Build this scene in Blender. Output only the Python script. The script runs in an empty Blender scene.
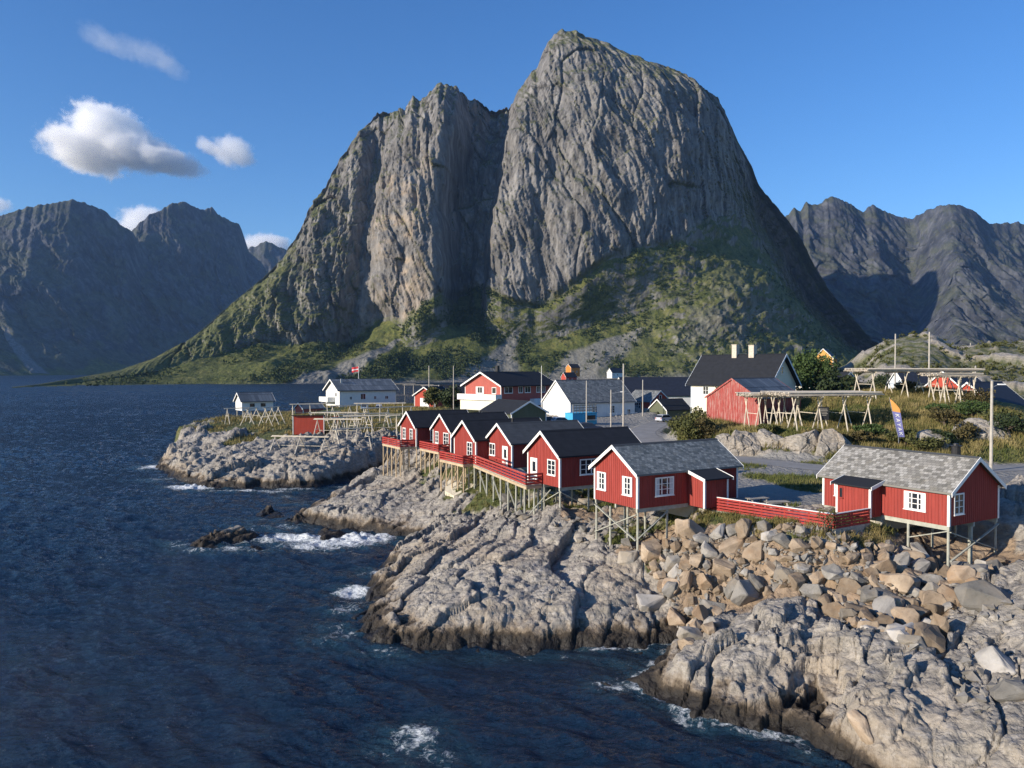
import bpy, bmesh, math, random
import numpy as np
from mathutils import Vector, Matrix, Euler

scene = bpy.context.scene
COL = scene.collection
R = math.radians

# ------------------------------------------------------------------ camera
CAM_H, FPX, HORIZON = 18.0, 773.0, 370.0
PITCH = math.atan((384.0 - HORIZON) / FPX)
cam_d = bpy.data.cameras.new('camera')
cam_d.sensor_width = 36.0
cam_d.lens = FPX / 1024.0 * 36.0
cam_d.clip_start = 0.5
cam_d.clip_end = 40000.0
cam = bpy.data.objects.new('camera', cam_d)
cam.location = (0, 0, CAM_H)
cam.rotation_euler = (math.pi / 2 - PITCH, 0, 0)
COL.objects.link(cam)
scene.camera = cam

# ------------------------------------------------------------------ sky, sun, exposure
SUN_AZ = math.atan2(-0.875, -0.484)          # direction towards the sun, clockwise from +Y
SUN_EL = R(18.0)
world = bpy.data.worlds.new('World')
scene.world = world
world.use_nodes = True
wn = world.node_tree
wn.nodes.clear()
w_out = wn.nodes.new('ShaderNodeOutputWorld')
w_bg = wn.nodes.new('ShaderNodeBackground')
w_sky = wn.nodes.new('ShaderNodeTexSky')
w_sky.sky_type = 'NISHITA'
w_sky.sun_disc = False
w_sky.sun_elevation = SUN_EL
w_sky.sun_rotation = SUN_AZ
w_sky.altitude = 20
w_sky.air_density = 1.0
w_sky.dust_density = 0.1
w_sky.ozone_density = 4.5
w_bg.inputs['Strength'].default_value = 0.126
w_hsv = wn.nodes.new('ShaderNodeHueSaturation')
w_hsv.inputs['Saturation'].default_value = 1.17
w_hsv.inputs['Hue'].default_value = 0.508
wn.links.new(w_sky.outputs[0], w_hsv.inputs['Color'])
wn.links.new(w_hsv.outputs[0], w_bg.inputs['Color'])
wn.links.new(w_bg.outputs[0], w_out.inputs['Surface'])

sun_d = bpy.data.lights.new('sun', 'SUN')
sun_d.energy = 5.0
sun_d.angle = R(0.5)
sun_d.color = (1.0, 0.89, 0.75)
sun = bpy.data.objects.new('sun', sun_d)
COL.objects.link(sun)
S_DIR = Vector((math.sin(SUN_AZ) * math.cos(SUN_EL), math.cos(SUN_AZ) * math.cos(SUN_EL), math.sin(SUN_EL)))
sun.rotation_euler = S_DIR.to_track_quat('Z', 'Y').to_euler()

vs = scene.view_settings
scene.display_settings.display_device = 'sRGB'
vs.view_transform = 'Standard'
vs.look = 'None'
vs.gamma = 1.0
vs.use_curve_mapping = False
vs.exposure = 0.5

cy = scene.cycles
scene.render.engine = 'CYCLES'
cy.use_denoising = True
cy.denoising_prefilter = 'NONE'
cy.max_bounces = 14
cy.diffuse_bounces = 3
cy.glossy_bounces = 3
cy.transmission_bounces = 3
cy.volume_bounces = 14
cy.transparent_max_bounces = 8
cy.caustics_reflective = False
cy.caustics_refractive = False
cy.sample_clamp_indirect = 6.0

# ------------------------------------------------------------------ pixel <-> world survey helpers
_ct, _st = math.cos(PITCH), math.sin(PITCH)
def ray(px, py):
    a, b = (px - 512.0) / FPX, -(py - 384.0) / FPX
    return a, _ct + _st * b, b * _ct - _st
def on_z(px, py, z):
    """point of the photographed ground at height z"""
    a, y, c = ray(px, py)
    t = (z - CAM_H) / c
    return (a * t, y * t, z)
def at_d(px, py, d):
    """point at distance d in front of the bridge"""
    a, y, c = ray(px, py)
    t = d / y
    return (a * t, d, CAM_H + c * t)

# ------------------------------------------------------------------ numpy noise
def _hash(ix, iy, seed):
    h = (ix.astype(np.int64) * 374761393 + iy.astype(np.int64) * 668265263 + seed * 1442695041) & 0xffffffff
    h = ((h ^ (h >> 13)) * 1274126177) & 0xffffffff
    return (h ^ (h >> 16)) & 0xffffffff
def _hf(ix, iy, seed):
    return (_hash(ix, iy, seed) & 0xffffff).astype(np.float32) / 16777216.0
def perlin(x, y, seed=0):
    xi, yi = np.floor(x), np.floor(y)
    fx, fy = (x - xi).astype(np.float32), (y - yi).astype(np.float32)
    xi = xi.astype(np.int64); yi = yi.astype(np.int64)
    u = fx * fx * fx * (fx * (fx * 6 - 15) + 10)
    v = fy * fy * fy * (fy * (fy * 6 - 15) + 10)
    def g(ox, oy):
        a = _hf(xi + ox, yi + oy, seed) * 6.2831853
        return np.cos(a) * (fx - ox) + np.sin(a) * (fy - oy)
    n0 = g(0, 0); n1 = g(1, 0); n2 = g(0, 1); n3 = g(1, 1)
    a = n0 + u * (n1 - n0); b = n2 + u * (n3 - n2)
    return (a + v * (b - a)) * 1.5
def fbm(x, y, octv=4, seed=0, gain=0.5):
    s = 0.0; a = 1.0
    for o in range(octv):
        s = s + a * perlin(x, y, seed + o * 17)
        x = x * 2.03 + 5.2; y = y * 2.03 - 3.1; a *= gain
    return s
def ridged(x, y, octv=4, seed=0, gain=0.5):
    s = 0.0; a = 1.0
    for o in range(octv):
        s = s + a * (1.0 - 2.0 * np.abs(perlin(x, y, seed + o * 17)))
        x = x * 2.07 + 1.7; y = y * 2.07 + 9.2; a *= gain
    return s
def voronoi(x, y, seed=0, jit=1.0):
    xi, yi = np.floor(x).astype(np.int64), np.floor(y).astype(np.int64)
    d1 = np.full(x.shape, 9e9, np.float32); d2 = d1.copy()
    r1 = np.zeros(x.shape, np.float32); r2 = r1.copy(); r3 = r1.copy(); bx = r1.copy(); by = r1.copy()
    for ox in (-1, 0, 1):
        for oy in (-1, 0, 1):
            cx, cyy = xi + ox, yi + oy
            jx = 0.5 + jit * (_hf(cx, cyy, seed) - 0.5); jy = 0.5 + jit * (_hf(cx, cyy, seed + 71) - 0.5)
            if jit < 1: jx = jx + 0.25 * ((cyy % 2) * 2 - 1)
            dx = (x - (cx + jx)).astype(np.float32); dy = (y - (cyy + jy)).astype(np.float32)
            d = dx * dx + dy * dy
            m = d < d1
            d2 = np.where(m, d1, np.minimum(d2, d))
            d1 = np.where(m, d, d1)
            bx = np.where(m, dx, bx); by = np.where(m, dy, by)
            r1 = np.where(m, _hf(cx, cyy, seed + 131), r1)
            r2 = np.where(m, _hf(cx, cyy, seed + 197), r2)
            r3 = np.where(m, _hf(cx, cyy, seed + 251), r3)
    return np.sqrt(d1), np.sqrt(d2), r1, r2, r3, bx, by
def sstep(a, b, x):
    t = np.clip((x - a) / (b - a), 0, 1)
    return t * t * (3 - 2 * t)

# ------------------------------------------------------------------ object helpers
def tag(o, label=None, cat=None, group=None, kind=None):
    if label: o['label'] = label
    if cat: o['category'] = cat
    if group: o['group'] = group
    if kind: o['kind'] = kind
    return o
def empty(name, loc=(0, 0, 0), rz=0.0, label=None, cat=None, group=None):
    o = bpy.data.objects.new(name, None)
    o.empty_display_size = 0.3
    COL.objects.link(o)
    o.location = loc
    o.rotation_euler = (0, 0, rz)
    return tag(o, label, cat, group)
def link_mesh(name, me, parent=None, m=None):
    o = bpy.data.objects.new(name, me)
    COL.objects.link(o)
    if parent is not None: o.parent = parent
    if m is not None: me.materials.append(m)
    return o
KIDS = {}
def copy_tree(o, parent=None):
    c = o.copy()
    COL.objects.link(c)
    if parent is not None: c.parent = parent
    for ch in o.children:
        copy_tree(ch, c)
    return c
def grid_obj(name, P, m, smooth=True, attrs=None, wrap=False):
    """P: (n,m,3) array -> grid mesh object with float colour attributes"""
    n, k, _ = P.shape
    me = bpy.data.meshes.new(name)
    idx = np.arange(n * k).reshape(n, k)
    q = np.stack([idx[:-1, :-1], idx[:-1, 1:], idx[1:, 1:], idx[1:, :-1]], -1).reshape(-1, 4)
    me.vertices.add(n * k)
    me.vertices.foreach_set('co', P.astype(np.float32).ravel())
    me.loops.add(q.size)
    me.loops.foreach_set('vertex_index', q.astype(np.int32).ravel())
    me.polygons.add(len(q))
    me.polygons.foreach_set('loop_start', np.arange(0, q.size, 4, dtype=np.int32))
    me.polygons.foreach_set('use_smooth', np.full(len(q), smooth, dtype=bool))
    me.update(calc_edges=True)
    for an, arr in (attrs or {}).items():
        a = me.color_attributes.new(an, 'FLOAT_COLOR', 'POINT')
        full = np.ones((n * k, 4), np.float32)
        arr = arr.reshape(n * k, -1)
        full[:, :arr.shape[1]] = arr
        a.data.foreach_set('color', full.ravel())
    me.materials.append(m)
    o = bpy.data.objects.new(name, me)
    COL.objects.link(o)
    return o
def tri_obj(name, V, F, m, parent=None, smooth=False, attrs=None):
    V = np.asarray(V, np.float32); F = np.asarray(F, np.int32)
    k = F.shape[1]
    me = bpy.data.meshes.new(name)
    me.vertices.add(len(V)); me.vertices.foreach_set('co', V.ravel())
    me.loops.add(F.size); me.loops.foreach_set('vertex_index', F.ravel())
    me.polygons.add(len(F)); me.polygons.foreach_set('loop_start', np.arange(0, F.size, k, dtype=np.int32))
    me.polygons.foreach_set('use_smooth', np.full(len(F), smooth, dtype=bool))
    me.update(calc_edges=True)
    for an, arr in (attrs or {}).items():
        a = me.color_attributes.new(an, 'FLOAT_COLOR', 'POINT')
        full = np.ones((len(V), 4), np.float32); full[:, :arr.shape[1]] = arr
        a.data.foreach_set('color', full.ravel())
    return link_mesh(name, me, parent, m)

class MB:
    """collects boxes, bars and prisms into ONE mesh"""
    def __init__(s):
        s.v = []; s.f = []; s.uv = {}
    def quad(s, pts, uv=None):
        b = len(s.v); s.v += [tuple(p) for p in pts]
        s.f.append(tuple(range(b, b + len(pts))))
        if uv: s.uv[len(s.f) - 1] = uv
        return s
    def box(s, x0, x1, y0, y1, z0, z1):
        b = len(s.v)
        s.v += [(x0, y0, z0), (x1, y0, z0), (x1, y1, z0), (x0, y1, z0), (x0, y0, z1), (x1, y0, z1), (x1, y1, z1), (x0, y1, z1)]
        for q in ((0, 3, 2, 1), (4, 5, 6, 7), (0, 1, 5, 4), (1, 2, 6, 5), (2, 3, 7, 6), (3, 0, 4, 7)):
            s.f.append(tuple(b + i for i in q))
        return s
    def bar(s, p, q, w, h=None, up=(0, 0, 1)):
        """rectangular bar from p to q, w wide, h high"""
        h = w if h is None else h
        p = Vector(p); q = Vector(q); d = (q - p).normalized(); up = Vector(up)
        if abs(d.dot(up)) > 0.98: up = Vector((1, 0, 0))
        r = d.cross(up).normalized(); u = r.cross(d)
        b = len(s.v)
        for e in (p, q):
            for a, c in ((-1, -1), (1, -1), (1, 1), (-1, 1)):
                s.v.append(tuple(e + r * (a * w / 2) + u * (c * h / 2)))
        for f in ((0, 1, 2, 3), (4, 7, 6, 5), (0, 4, 5, 1), (1, 5, 6, 2), (2, 6, 7, 3), (3, 7, 4, 0)):
            s.f.append(tuple(b + i for i in f))
        return s
    def tube(s, p, q, r0, r1=None, n=8, jit=0.0):
        r1 = r0 if r1 is None else r1
        p = Vector(p); q = Vector(q); d = (q - p).normalized()
        a = d.orthogonal().normalized(); c = d.cross(a)
        b = len(s.v)
        for e, rr in ((p, r0), (q, r1)):
            for i in range(n):
                t = 2 * math.pi * i / n
                s.v.append(tuple(e + a * (rr * math.cos(t)) + c * (rr * math.sin(t))))
        for i in range(n):
            j = (i + 1) % n
            s.f.append((b + i, b + j, b + n + j, b + n + i))
        s.f.append(tuple(b + i for i in range(n))[::-1]); s.f.append(tuple(b + n + i for i in range(n)))
        return s
    def prism(s, poly, z0, z1):
        """vertical prism over a counter-clockwise plan polygon"""
        n = len(poly); b = len(s.v)
        s.v += [(x, y, z0) for x, y in poly] + [(x, y, z1) for x, y in poly]
        s.f.append(tuple(b + i for i in range(n))[::-1]); s.f.append(tuple(b + n + i for i in range(n)))
        for i in range(n):
            j = (i + 1) % n
            s.f.append((b + i, b + j, b + n + j, b + n + i))
        return s
    def extr(s, prof, x0, x1, axis='x'):
        """profile polygon (a,z) swept along x (or along y)"""
        n = len(prof); b = len(s.v)
        for e in (x0, x1):
            for a, z in prof:
                s.v.append((e, a, z) if axis == 'x' else (a, e, z))
        s.f.append(tuple(b + i for i in range(n))[::-1]); s.f.append(tuple(b + n + i for i in range(n)))
        for i in range(n):
            j = (i + 1) % n
            s.f.append((b + i, b + j, b + n + j, b + n + i))
        return s
    def build(s, name, m, parent=None, smooth=False, bevel=0.0):
        me = bpy.data.meshes.new(name)
        me.from_pydata(s.v, [], s.f)
        if s.uv:
            ul = me.uv_layers.new(name='UVMap')
            for fi, uv in s.uv.items():
                for li, c in zip(me.polygons[fi].loop_indices, uv):
                    ul.data[li].uv = c
        bm = bmesh.new(); bm.from_mesh(me)
        bmesh.ops.recalc_face_normals(bm, faces=bm.faces)
        if bevel > 0:
            bmesh.ops.bevel(bm, geom=list(bm.edges), offset=bevel, segments=1, affect='EDGES')
        bm.to_mesh(me); bm.free()
        if smooth: me.polygons.foreach_set('use_smooth', [True] * len(me.polygons))
        return link_mesh(name, me, parent, m)

# ------------------------------------------------------------------ materials
class NT:
    def __init__(s, name):
        s.m = bpy.data.materials.new(name); s.m.use_nodes = True
        s.t = s.m.node_tree; s.t.nodes.clear()
        s.out = s.n('ShaderNodeOutputMaterial')
    def n(s, typ, **kw):
        nd = s.t.nodes.new(typ)
        for k, v in kw.items(): setattr(nd, k, v)
        return nd
    def l(s, a, b): s.t.links.new(a, b)
    def put(s, sock, v):
        if hasattr(v, 'is_linked') or hasattr(v, 'node'): s.l(v, sock)
        else:
            if isinstance(v, (tuple, list)) and len(v) == 3 and len(sock.default_value) == 4: v = tuple(v) + (1,)
            sock.default_value = v
    def noise(s, scale, detail=5, rough=0.55, vec=None, dist=0.0):
        nd = s.n('ShaderNodeTexNoise')
        nd.inputs['Scale'].default_value = scale; nd.inputs['Detail'].default_value = detail
        nd.inputs['Roughness'].default_value = rough; nd.inputs['Distortion'].default_value = dist
        if vec is not None: s.l(vec, nd.inputs['Vector'])
        return nd.outputs['Fac']
    def ramp(s, f, stops, interp='LINEAR'):
        nd = s.n('ShaderNodeValToRGB'); cr = nd.color_ramp; cr.interpolation = interp
        while len(cr.elements) < len(stops): cr.elements.new(0.5)
        for e, (p, c) in zip(cr.elements, stops):
            e.position = p
            e.color = (c, c, c, 1) if isinstance(c, (int, float)) else tuple(c) + (1,)
        s.put(nd.inputs['Fac'], f)
        return nd.outputs['Color']
    def mix(s, f, a, b, mode='MIX'):
        nd = s.n('ShaderNodeMix', data_type='RGBA', blend_type=mode)
        s.put(nd.inputs[0], f); s.put(nd.inputs[6], a); s.put(nd.inputs[7], b)
        return nd.outputs[2]
    def math(s, op, a, b=0.0, clamp=False):
        nd = s.n('ShaderNodeMath', operation=op, use_clamp=clamp)
        s.put(nd.inputs[0], a); s.put(nd.inputs[1], b)
        return nd.outputs[0]
    def mapr(s, v, a, b, c=0.0, d=1.0):
        nd = s.n('ShaderNodeMapRange'); nd.clamp = True
        s.put(nd.inputs['Value'], v)
        for k, x in zip(('From Min', 'From Max', 'To Min', 'To Max'), (a, b, c, d)): nd.inputs[k].default_value = x
        return nd.outputs[0]
    def mapping(s, vec, scale=(1, 1, 1), rot=(0, 0, 0), loc=(0, 0, 0)):
        nd = s.n('ShaderNodeMapping'); s.l(vec, nd.inputs['Vector'])
        nd.inputs['Scale'].default_value = scale; nd.inputs['Rotation'].default_value = rot; nd.inputs['Location'].default_value = loc
        return nd.outputs[0]
    def attr(s, name):
        nd = s.n('ShaderNodeVertexColor', layer_name=name)
        sp = s.n('ShaderNodeSeparateColor'); s.l(nd.outputs['Color'], sp.inputs[0])
        return sp.outputs[0], sp.outputs[1], sp.outputs[2]
    def bump(s, h, strength=0.5, dist=0.1, prev=None):
        nd = s.n('ShaderNodeBump'); s.put(nd.inputs['Height'], h)
        nd.inputs['Strength'].default_value = strength; nd.inputs['Distance'].default_value = dist
        if prev is not None: s.l(prev, nd.inputs['Normal'])
        return nd.outputs[0]
    def pos(s): return s.n('ShaderNodeNewGeometry').outputs['Position']
    def nrm_z(s):
        sp = s.n('ShaderNodeSeparateXYZ'); s.l(s.n('ShaderNodeNewGeometry').outputs['Normal'], sp.inputs[0]); return sp.outputs[2]
    def pos_z(s):
        sp = s.n('ShaderNodeSeparateXYZ'); s.l(s.pos(), sp.inputs[0]); return sp.outputs[2]
    def objc(s): return s.n('ShaderNodeTexCoord').outputs['Object']
    def uv(s): return s.n('ShaderNodeTexCoord').outputs['UV']
    def rnd(s): return s.n('ShaderNodeObjectInfo').outputs['Random']
    def bsdf(s, col, rough=0.8, normal=None, spec=0.3, **kw):
        b = s.n('ShaderNodeBsdfPrincipled')
        s.put(b.inputs['Base Color'], col); s.put(b.inputs['Roughness'], rough)
        b.inputs['Specular IOR Level'].default_value = spec
        if normal is not None: s.l(normal, b.inputs['Normal'])
        for k, v in kw.items(): s.put(b.inputs[k.replace('_', ' ')], v)
        s.l(b.outputs[0], s.out.inputs['Surface'])
        return b
def simple(name, col, rough=0.7, var=0.25, scale=3.0, bump=0.0, spec=0.3, metal=0.0, streak=None):
    t = NT(name)
    v = t.objc()
    if streak: v = t.mapping(v, scale=streak)
    f = t.noise(scale, 6, 0.6, v)
    lo = tuple(c * (1 - var) for c in col); hi = tuple(min(1, c * (1 + var)) for c in col)
    c = t.ramp(f, [(0.3, lo), (0.7, hi)])
    nb = t.bump(t.noise(scale * 6, 4, 0.6, v), bump, 0.03) if bump else None
    t.bsdf(c, rough, nb, spec, Metallic=metal)
    return t.m
# ================================================================== the coast
# surveyed waterline of the headland (photo point -> water level)
def wl(pts): return np.array([on_z(a, b, 0.0)[:2] for a, b in pts])
_shore = [(860, 800), (827, 769), (812, 762), (800, 756), (790, 742), (760, 738), (741, 735), (702, 731), (671, 719), (645, 702),
          (630, 688), (632, 678), (655, 662), (680, 650), (694, 643), (660, 649), (620, 653), (590, 652), (560, 656), (500, 653),
          (440, 656), (380, 650), (345, 634), (352, 620), (385, 607), (368, 594), (362, 582), (385, 574), (378, 566), (398, 553), (425, 545),
          (405, 541), (393, 540), (373, 535), (345, 533), (326, 531), (300, 525), (288, 526), (284, 522), (300, 512), (325, 503),
          (345, 495), (365, 487), (384, 479), (395, 470), (388, 469), (372, 474), (337, 484), (302, 489), (255, 489), (208, 490), (185, 483),
          (170, 476), (156, 470), (165, 461), (178, 453), (172, 447)]
LAND = np.vstack([wl(_shore), np.array([(-78, 188), (-76, 205), (-72, 225), (-62, 262), (-20, 292), (60, 296), (110, 330), (260, 345), (300, 20), (20, 18), (16, 27)])])
SKERRIES = [wl([(188, 550), (202, 543), (225, 538), (256, 536), (262, 541), (236, 547), (210, 551), (196, 553)]),
            wl([(262, 515), (276, 511), (288, 513), (284, 518), (268, 519)]),
            wl([(308, 541), (322, 534), (340, 534), (348, 540), (335, 545), (315, 546)]),
            wl([(240, 552), (256, 549), (266, 553), (252, 558)]),
            wl([(722, 684), (736, 680), (752, 684), (742, 692), (726, 692)])[:, :] * 0 + wl([(598, 690), (612, 684), (626, 688), (620, 696), (604, 697)])]
def poly_sd(px, py, poly):
    """signed distance, positive inside"""
    d = np.full(px.shape, 1e9, np.float32); ins = np.zeros(px.shape, bool)
    n = len(poly)
    for i in range(n):
        ax, ay = poly[i]; bx, by = poly[(i + 1) % n]
        ex, ey = bx - ax, by - ay
        t = np.clip(((px - ax) * ex + (py - ay) * ey) / (ex * ex + ey * ey + 1e-9), 0, 1)
        dd = (px - ax - t * ex) ** 2 + (py - ay - t * ey) ** 2
        d = np.minimum(d, dd)
        c = ((ay > py) != (by > py)) & (px < ex * (py - ay) / (ey if abs(ey) > 1e-9 else 1e-9) + ax)
        ins ^= c
    d = np.sqrt(d)
    return np.where(ins, d, -d)
def land_sd(x, y):
    x = x + 0.8 * perlin(x * 0.45, y * 0.45, 5) + 0.3 * perlin(x * 1.3, y * 1.3, 6)
    y = y + 0.8 * perlin(x * 0.45, y * 0.45, 7) + 0.3 * perlin(x * 1.3, y * 1.3, 8)
    s = poly_sd(x, y, LAND)
    for k in SKERRIES: s = np.maximum(s, poly_sd(x, y, k))
    return s

# spot heights read along the slopes: (px, py, height, cover)  r rock, g grass, v gravel, b broken stone
_spots = '''
380 635 .8 r;440 636 1.0 r;500 634 1.0 r;560 634 1.0 r;620 634 .9 r;655 622 1.2 r;400 612 1.3 r;450 612 1.9 r;500 610 2.0 r;560 612 2.0 r;620 610 1.9 r
400 600 1.6 r;450 590 2.4 r;500 588 2.7 r;560 588 2.7 r;620 588 2.7 r;660 590 2.5 r;440 565 2.6 r;500 560 3.3 r;540 550 3.6 r;590 560 3.6 r;640 572 3.3 r;670 592 2.7 r
400 575 1.4 r;420 560 2.1 r;450 535 2.8 r;446 511 3.0 r;470 520 3.6 r;500 515 3.9 r;520 520 4.6 r;545 518 5.0 r;575 516 5.3 b;600 530 4.9 r;632 552 4.3 b;618 535 4.8 g;467 483 5.3 g;650 560 4.2 g;520 540 3.9 r;560 540 4.0 r
360 500 2.7 r;410 480 3.6 r;440 482 4.4 r;430 500 3.0 r;380 510 2.2 r;350 513 1.9 r;330 518 1.3 r;400 525 1.1 r;300 518 .9 r;315 514 1.1 r;345 503 1.7 r;360 492 2.1 r;372 484 2.2 r;390 474 2.2 r
395 472 3.2 r;409 470 4.4 r;430 469 5.0 g;452 473 5.4 g;480 482 5.4 g;500 493 5.3 g;540 503 5.4 g;520 480 6.4 g;590 495 6.2 g;600 505 5.7 g;575 505 5.2 b;620 515 5.2 b
640 440 7.3 v;560 425 7.4 v;450 418 7.3 g;640 420 7.3 v;690 421 7.3 v;365 406 7.0 g;415 408 7.0 g;400 428 6.4 g;610 434 7.3 v
180 472 1.1 r;210 477 1.4 r;250 477 1.5 r;300 477 1.5 r;340 472 1.9 r;215 457 2.9 r;260 462 2.7 r;310 460 2.9 r;350 457 3.1 r;190 447 3.0 r;182 440 3.4 r
230 432 4.8 g;235 417 5.7 g;290 434 5.4 g;330 434 5.4 g;340 446 4.4 r;380 443 4.7 r;388 456 2.8 r;300 412 6.4 g;345 405 6.8 g;250 412 6.0 g;205 440 4.2 r;218 437 4.6 r;265 447 4.0 r;280 425 5.8 g;250 440 4.4 g;320 425 5.8 g;360 430 5.8 g;375 420 6.2 g
700 457 7.2 v;770 490 7.3 v;740 500 7.3 v;834 535 6.85 g;800 534 6.9 g;760 527 6.95 g;720 518 7.0 g;700 506 7.1 g;830 531 7.1 g;868 523 7.1 g;820 500 7.3 v;860 480 7.3 v;800 472 7.2 v;1000 480 7.3 v;1000 467 7.3 v;1060 480 7.3 v;900 472 7.2 v;780 515 7.3 v;750 506 7.2 g;850 490 7.3 v;806 488 7.3 g;818 483 7.3 g;800 479 7.3 g;745 462 7.2 g;800 464.5 7.2 g;850 471.5 7.2 g
660 545 4.6 b;690 530 6.3 b;720 530 6.5 b;760 542 6.3 b;800 551 6.1 b;840 556 5.9 b;880 546 6.2 b;920 551 5.7 b;951 577 4.3 b;996 551 5.4 b;680 580 3.6 b;720 580 3.8 b;760 585 3.8 b;820 590 3.9 b;880 600 3.9 b;930 606 3.9 b;700 611 2.4 b;700 627 1.2 b;870 632 3.2 b;935 640 3.2 b;980 560 5.0 b
655 680 .6 r;680 660 1.8 r;700 700 1.0 r;720 670 2.1 r;740 640 3.0 r;760 615 3.7 r;725 622 2.7 r;790 602 3.9 r;780 680 1.9 r;800 650 2.8 r;820 622 3.2 r;760 715 .9 r;785 715 .8 r;802 705 1.0 r;815 685 1.3 r;700 650 1.9 r
850 700 2.6 r;880 690 3.0 r;840 740 1.5 r;900 742 2.2 r;950 702 2.9 r;960 742 2.3 r;830 722 1.6 r;880 668 3.1 r;855 652 3.1 r;980 680 3.4 r;1010 642 4.0 r;985 600 5.0 r;1004 590 5.5 r;1020 560 6.3 r;1024 702 3.3 r;1024 766 2.4 r;1100 700 3.8 r;1100 600 6.5 r;900 776 1.1 r;970 625 4.2 r;960 660 3.3 r
740 459 7.2 v;790 461 7.2 v;850 467 7.2 v
'''
SP = []
for e in _spots.replace('\n', ';').split(';'):
    if e.strip():
        a, b, z, k = e.split()
        SP.append(on_z(float(a), float(b), float(z)) + (k,))
for a, b, d, k in [(735, 432, 104, 'g'), (700, 438, 106, 'g'), (680, 441, 108, 'g'), (690, 418, 122, 'g'), (760, 430, 112, 'g'), (800, 426, 110, 'g'), (840, 425, 108, 'g'),
                   (790, 437, 97, 'g'), (830, 441, 95, 'g'), (748, 437, 99, 'g'), (880, 441, 98, 'g'), (860, 405, 116, 'g'), (900, 393, 126, 'g'), (940, 399, 121, 'g'),
                   (980, 413, 111, 'g'), (930, 430, 101, 'g'), (985, 445, 93, 'g'), (1020, 430, 98, 'g'), (1020, 457, 88, 'g'), (950, 457, 89, 'g'), (900, 458, 90, 'g'),
                   (1060, 428, 105, 'g'), (1080, 425, 118, 'g'), (960, 393, 127, 'g'), (780, 405, 125, 'g')]:
    SP.append(at_d(a, b, d) + (k,))
SP += [(-8, 119, 7.0, 'g'), (-2, 108, 7.2, 'g'), (5, 98, 7.3, 'v'), (8, 88, 7.3, 'v'), (13, 84, 7.3, 'v'), (17, 78, 7.3, 'v'), (22, 70, 7.3, 'v'),
       (37.5, 57, 9.0, 'r'), (42, 59, 9.6, 'r'), (35.6, 52.5, 6.6, 'r'), (39, 50, 7.2, 'r'), (46, 60, 9.4, 'r'), (40, 64, 8.0, 'g'), (36.5, 68, 7.3, 'v'),
       (70, 175, 9, 'g'), (40, 170, 8.8, 'g'), (110, 180, 10, 'g'), (30, 205, 7.6, 'g'), (0, 225, 7.2, 'g'), (20, 240, 6.5, 'g'), (-30, 255, 6.0, 'g'), (60, 250, 6.5, 'g'),
       (-62, 212, 4.5, 'g'), (-58, 235, 5.0, 'g'), (130, 260, 9, 'g'), (200, 200, 12, 'g'), (200, 100, 12, 'g'), (120, 60, 12, 'r'), (80, 40, 8, 'r'), (60, 30, 4, 'r'),
       (30, 24, 2, 'r'), (250, 300, 7, 'g'), (45, 145, 8.5, 'g'), (33, 130, 8.2, 'g'), (24, 125, 7.6, 'v')]
SX = np.array([s[0] for s in SP]); SY = np.array([s[1] for s in SP]); SZ = np.array([s[2] for s in SP])
SK = [s[3] for s in SP]
def _tps_fit(lam=0.25):
    n = len(SX)
    r2 = (SX[:, None] - SX[None]) ** 2 + (SY[:, None] - SY[None]) ** 2
    K = np.where(r2 > 0, 0.5 * r2 * np.log(r2 + 1e-12), 0) + lam * np.eye(n)
    Pm = np.stack([np.ones(n), SX, SY], 1)
    A = np.block([[K, Pm], [Pm.T, np.zeros((3, 3))]])
    return np.linalg.solve(A, np.concatenate([SZ, np.zeros(3)]))
TW = _tps_fit()
def base_and_cover(x, y):
    shp = x.shape; x = x.ravel().astype(np.float64); y = y.ravel().astype(np.float64)
    z = np.empty(x.shape, np.float32); cov = np.empty((len(x), 4), np.float32)
    ind = np.array([[k == c for c in 'rgvb'] for k in SK], np.float32)
    n = len(SX)
    for i in range(0, len(x), 40000):
        r2 = (x[i:i + 40000, None] - SX[None]) ** 2 + (y[i:i + 40000, None] - SY[None]) ** 2 + 1e-6
        z[i:i + 40000] = (0.5 * r2 * np.log(r2)) @ TW[:n] + TW[n] + TW[n + 1] * x[i:i + 40000] + TW[n + 2] * y[i:i + 40000]
        w = (1.0 / (r2 + 0.3) ** 1.6).astype(np.float32)
        c = w @ ind
        cov[i:i + 40000] = c / c.sum(1, keepdims=True)
    return z.reshape(shp), cov.reshape(shp + (4,))
def blocks(x, y, size, ang, stretch, seed, tilt, warp=0.35, dip=(0, 0), jit=1.0):
    """fractured rock: every joint-bounded block is its own slightly tipped facet"""
    c, s = math.cos(ang), math.sin(ang)
    wx = x + warp * size * perlin(x / size * 0.9, y / size * 0.9, seed + 3)
    wy = y + warp * size * perlin(x / size * 0.9, y / size * 0.9, seed + 4)
    u = (wx * c + wy * s) / (size * stretch); v = (-wx * s + wy * c) / size
    d1, d2, r1, r2, r3, dx, dy = voronoi(u, v, seed, jit)
    wdx = dx * stretch * c - dy * s; wdy = dx * stretch * s + dy * c      # offset from the block's middle, world axes
    h = (r1 - 0.5) + tilt * ((r2 - 0.5) * 2 * dx * stretch + (r3 - 0.5) * 2 * dy) + dip[0] * wdx + dip[1] * wdy
    edge = d2 - d1
    return h * size, edge * size
ROAD = np.array([on_z(a, b, 7.3)[:2] for a, b in [(1300, 470), (1090, 468), (1030, 467), (980, 469), (930, 471), (880, 471), (830, 468.5), (785, 464), (745, 459), (705, 452), (672, 446), (648, 439), (642, 432), (652, 426), (664, 421.5), (674, 418.5), (684, 417)]])
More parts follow.
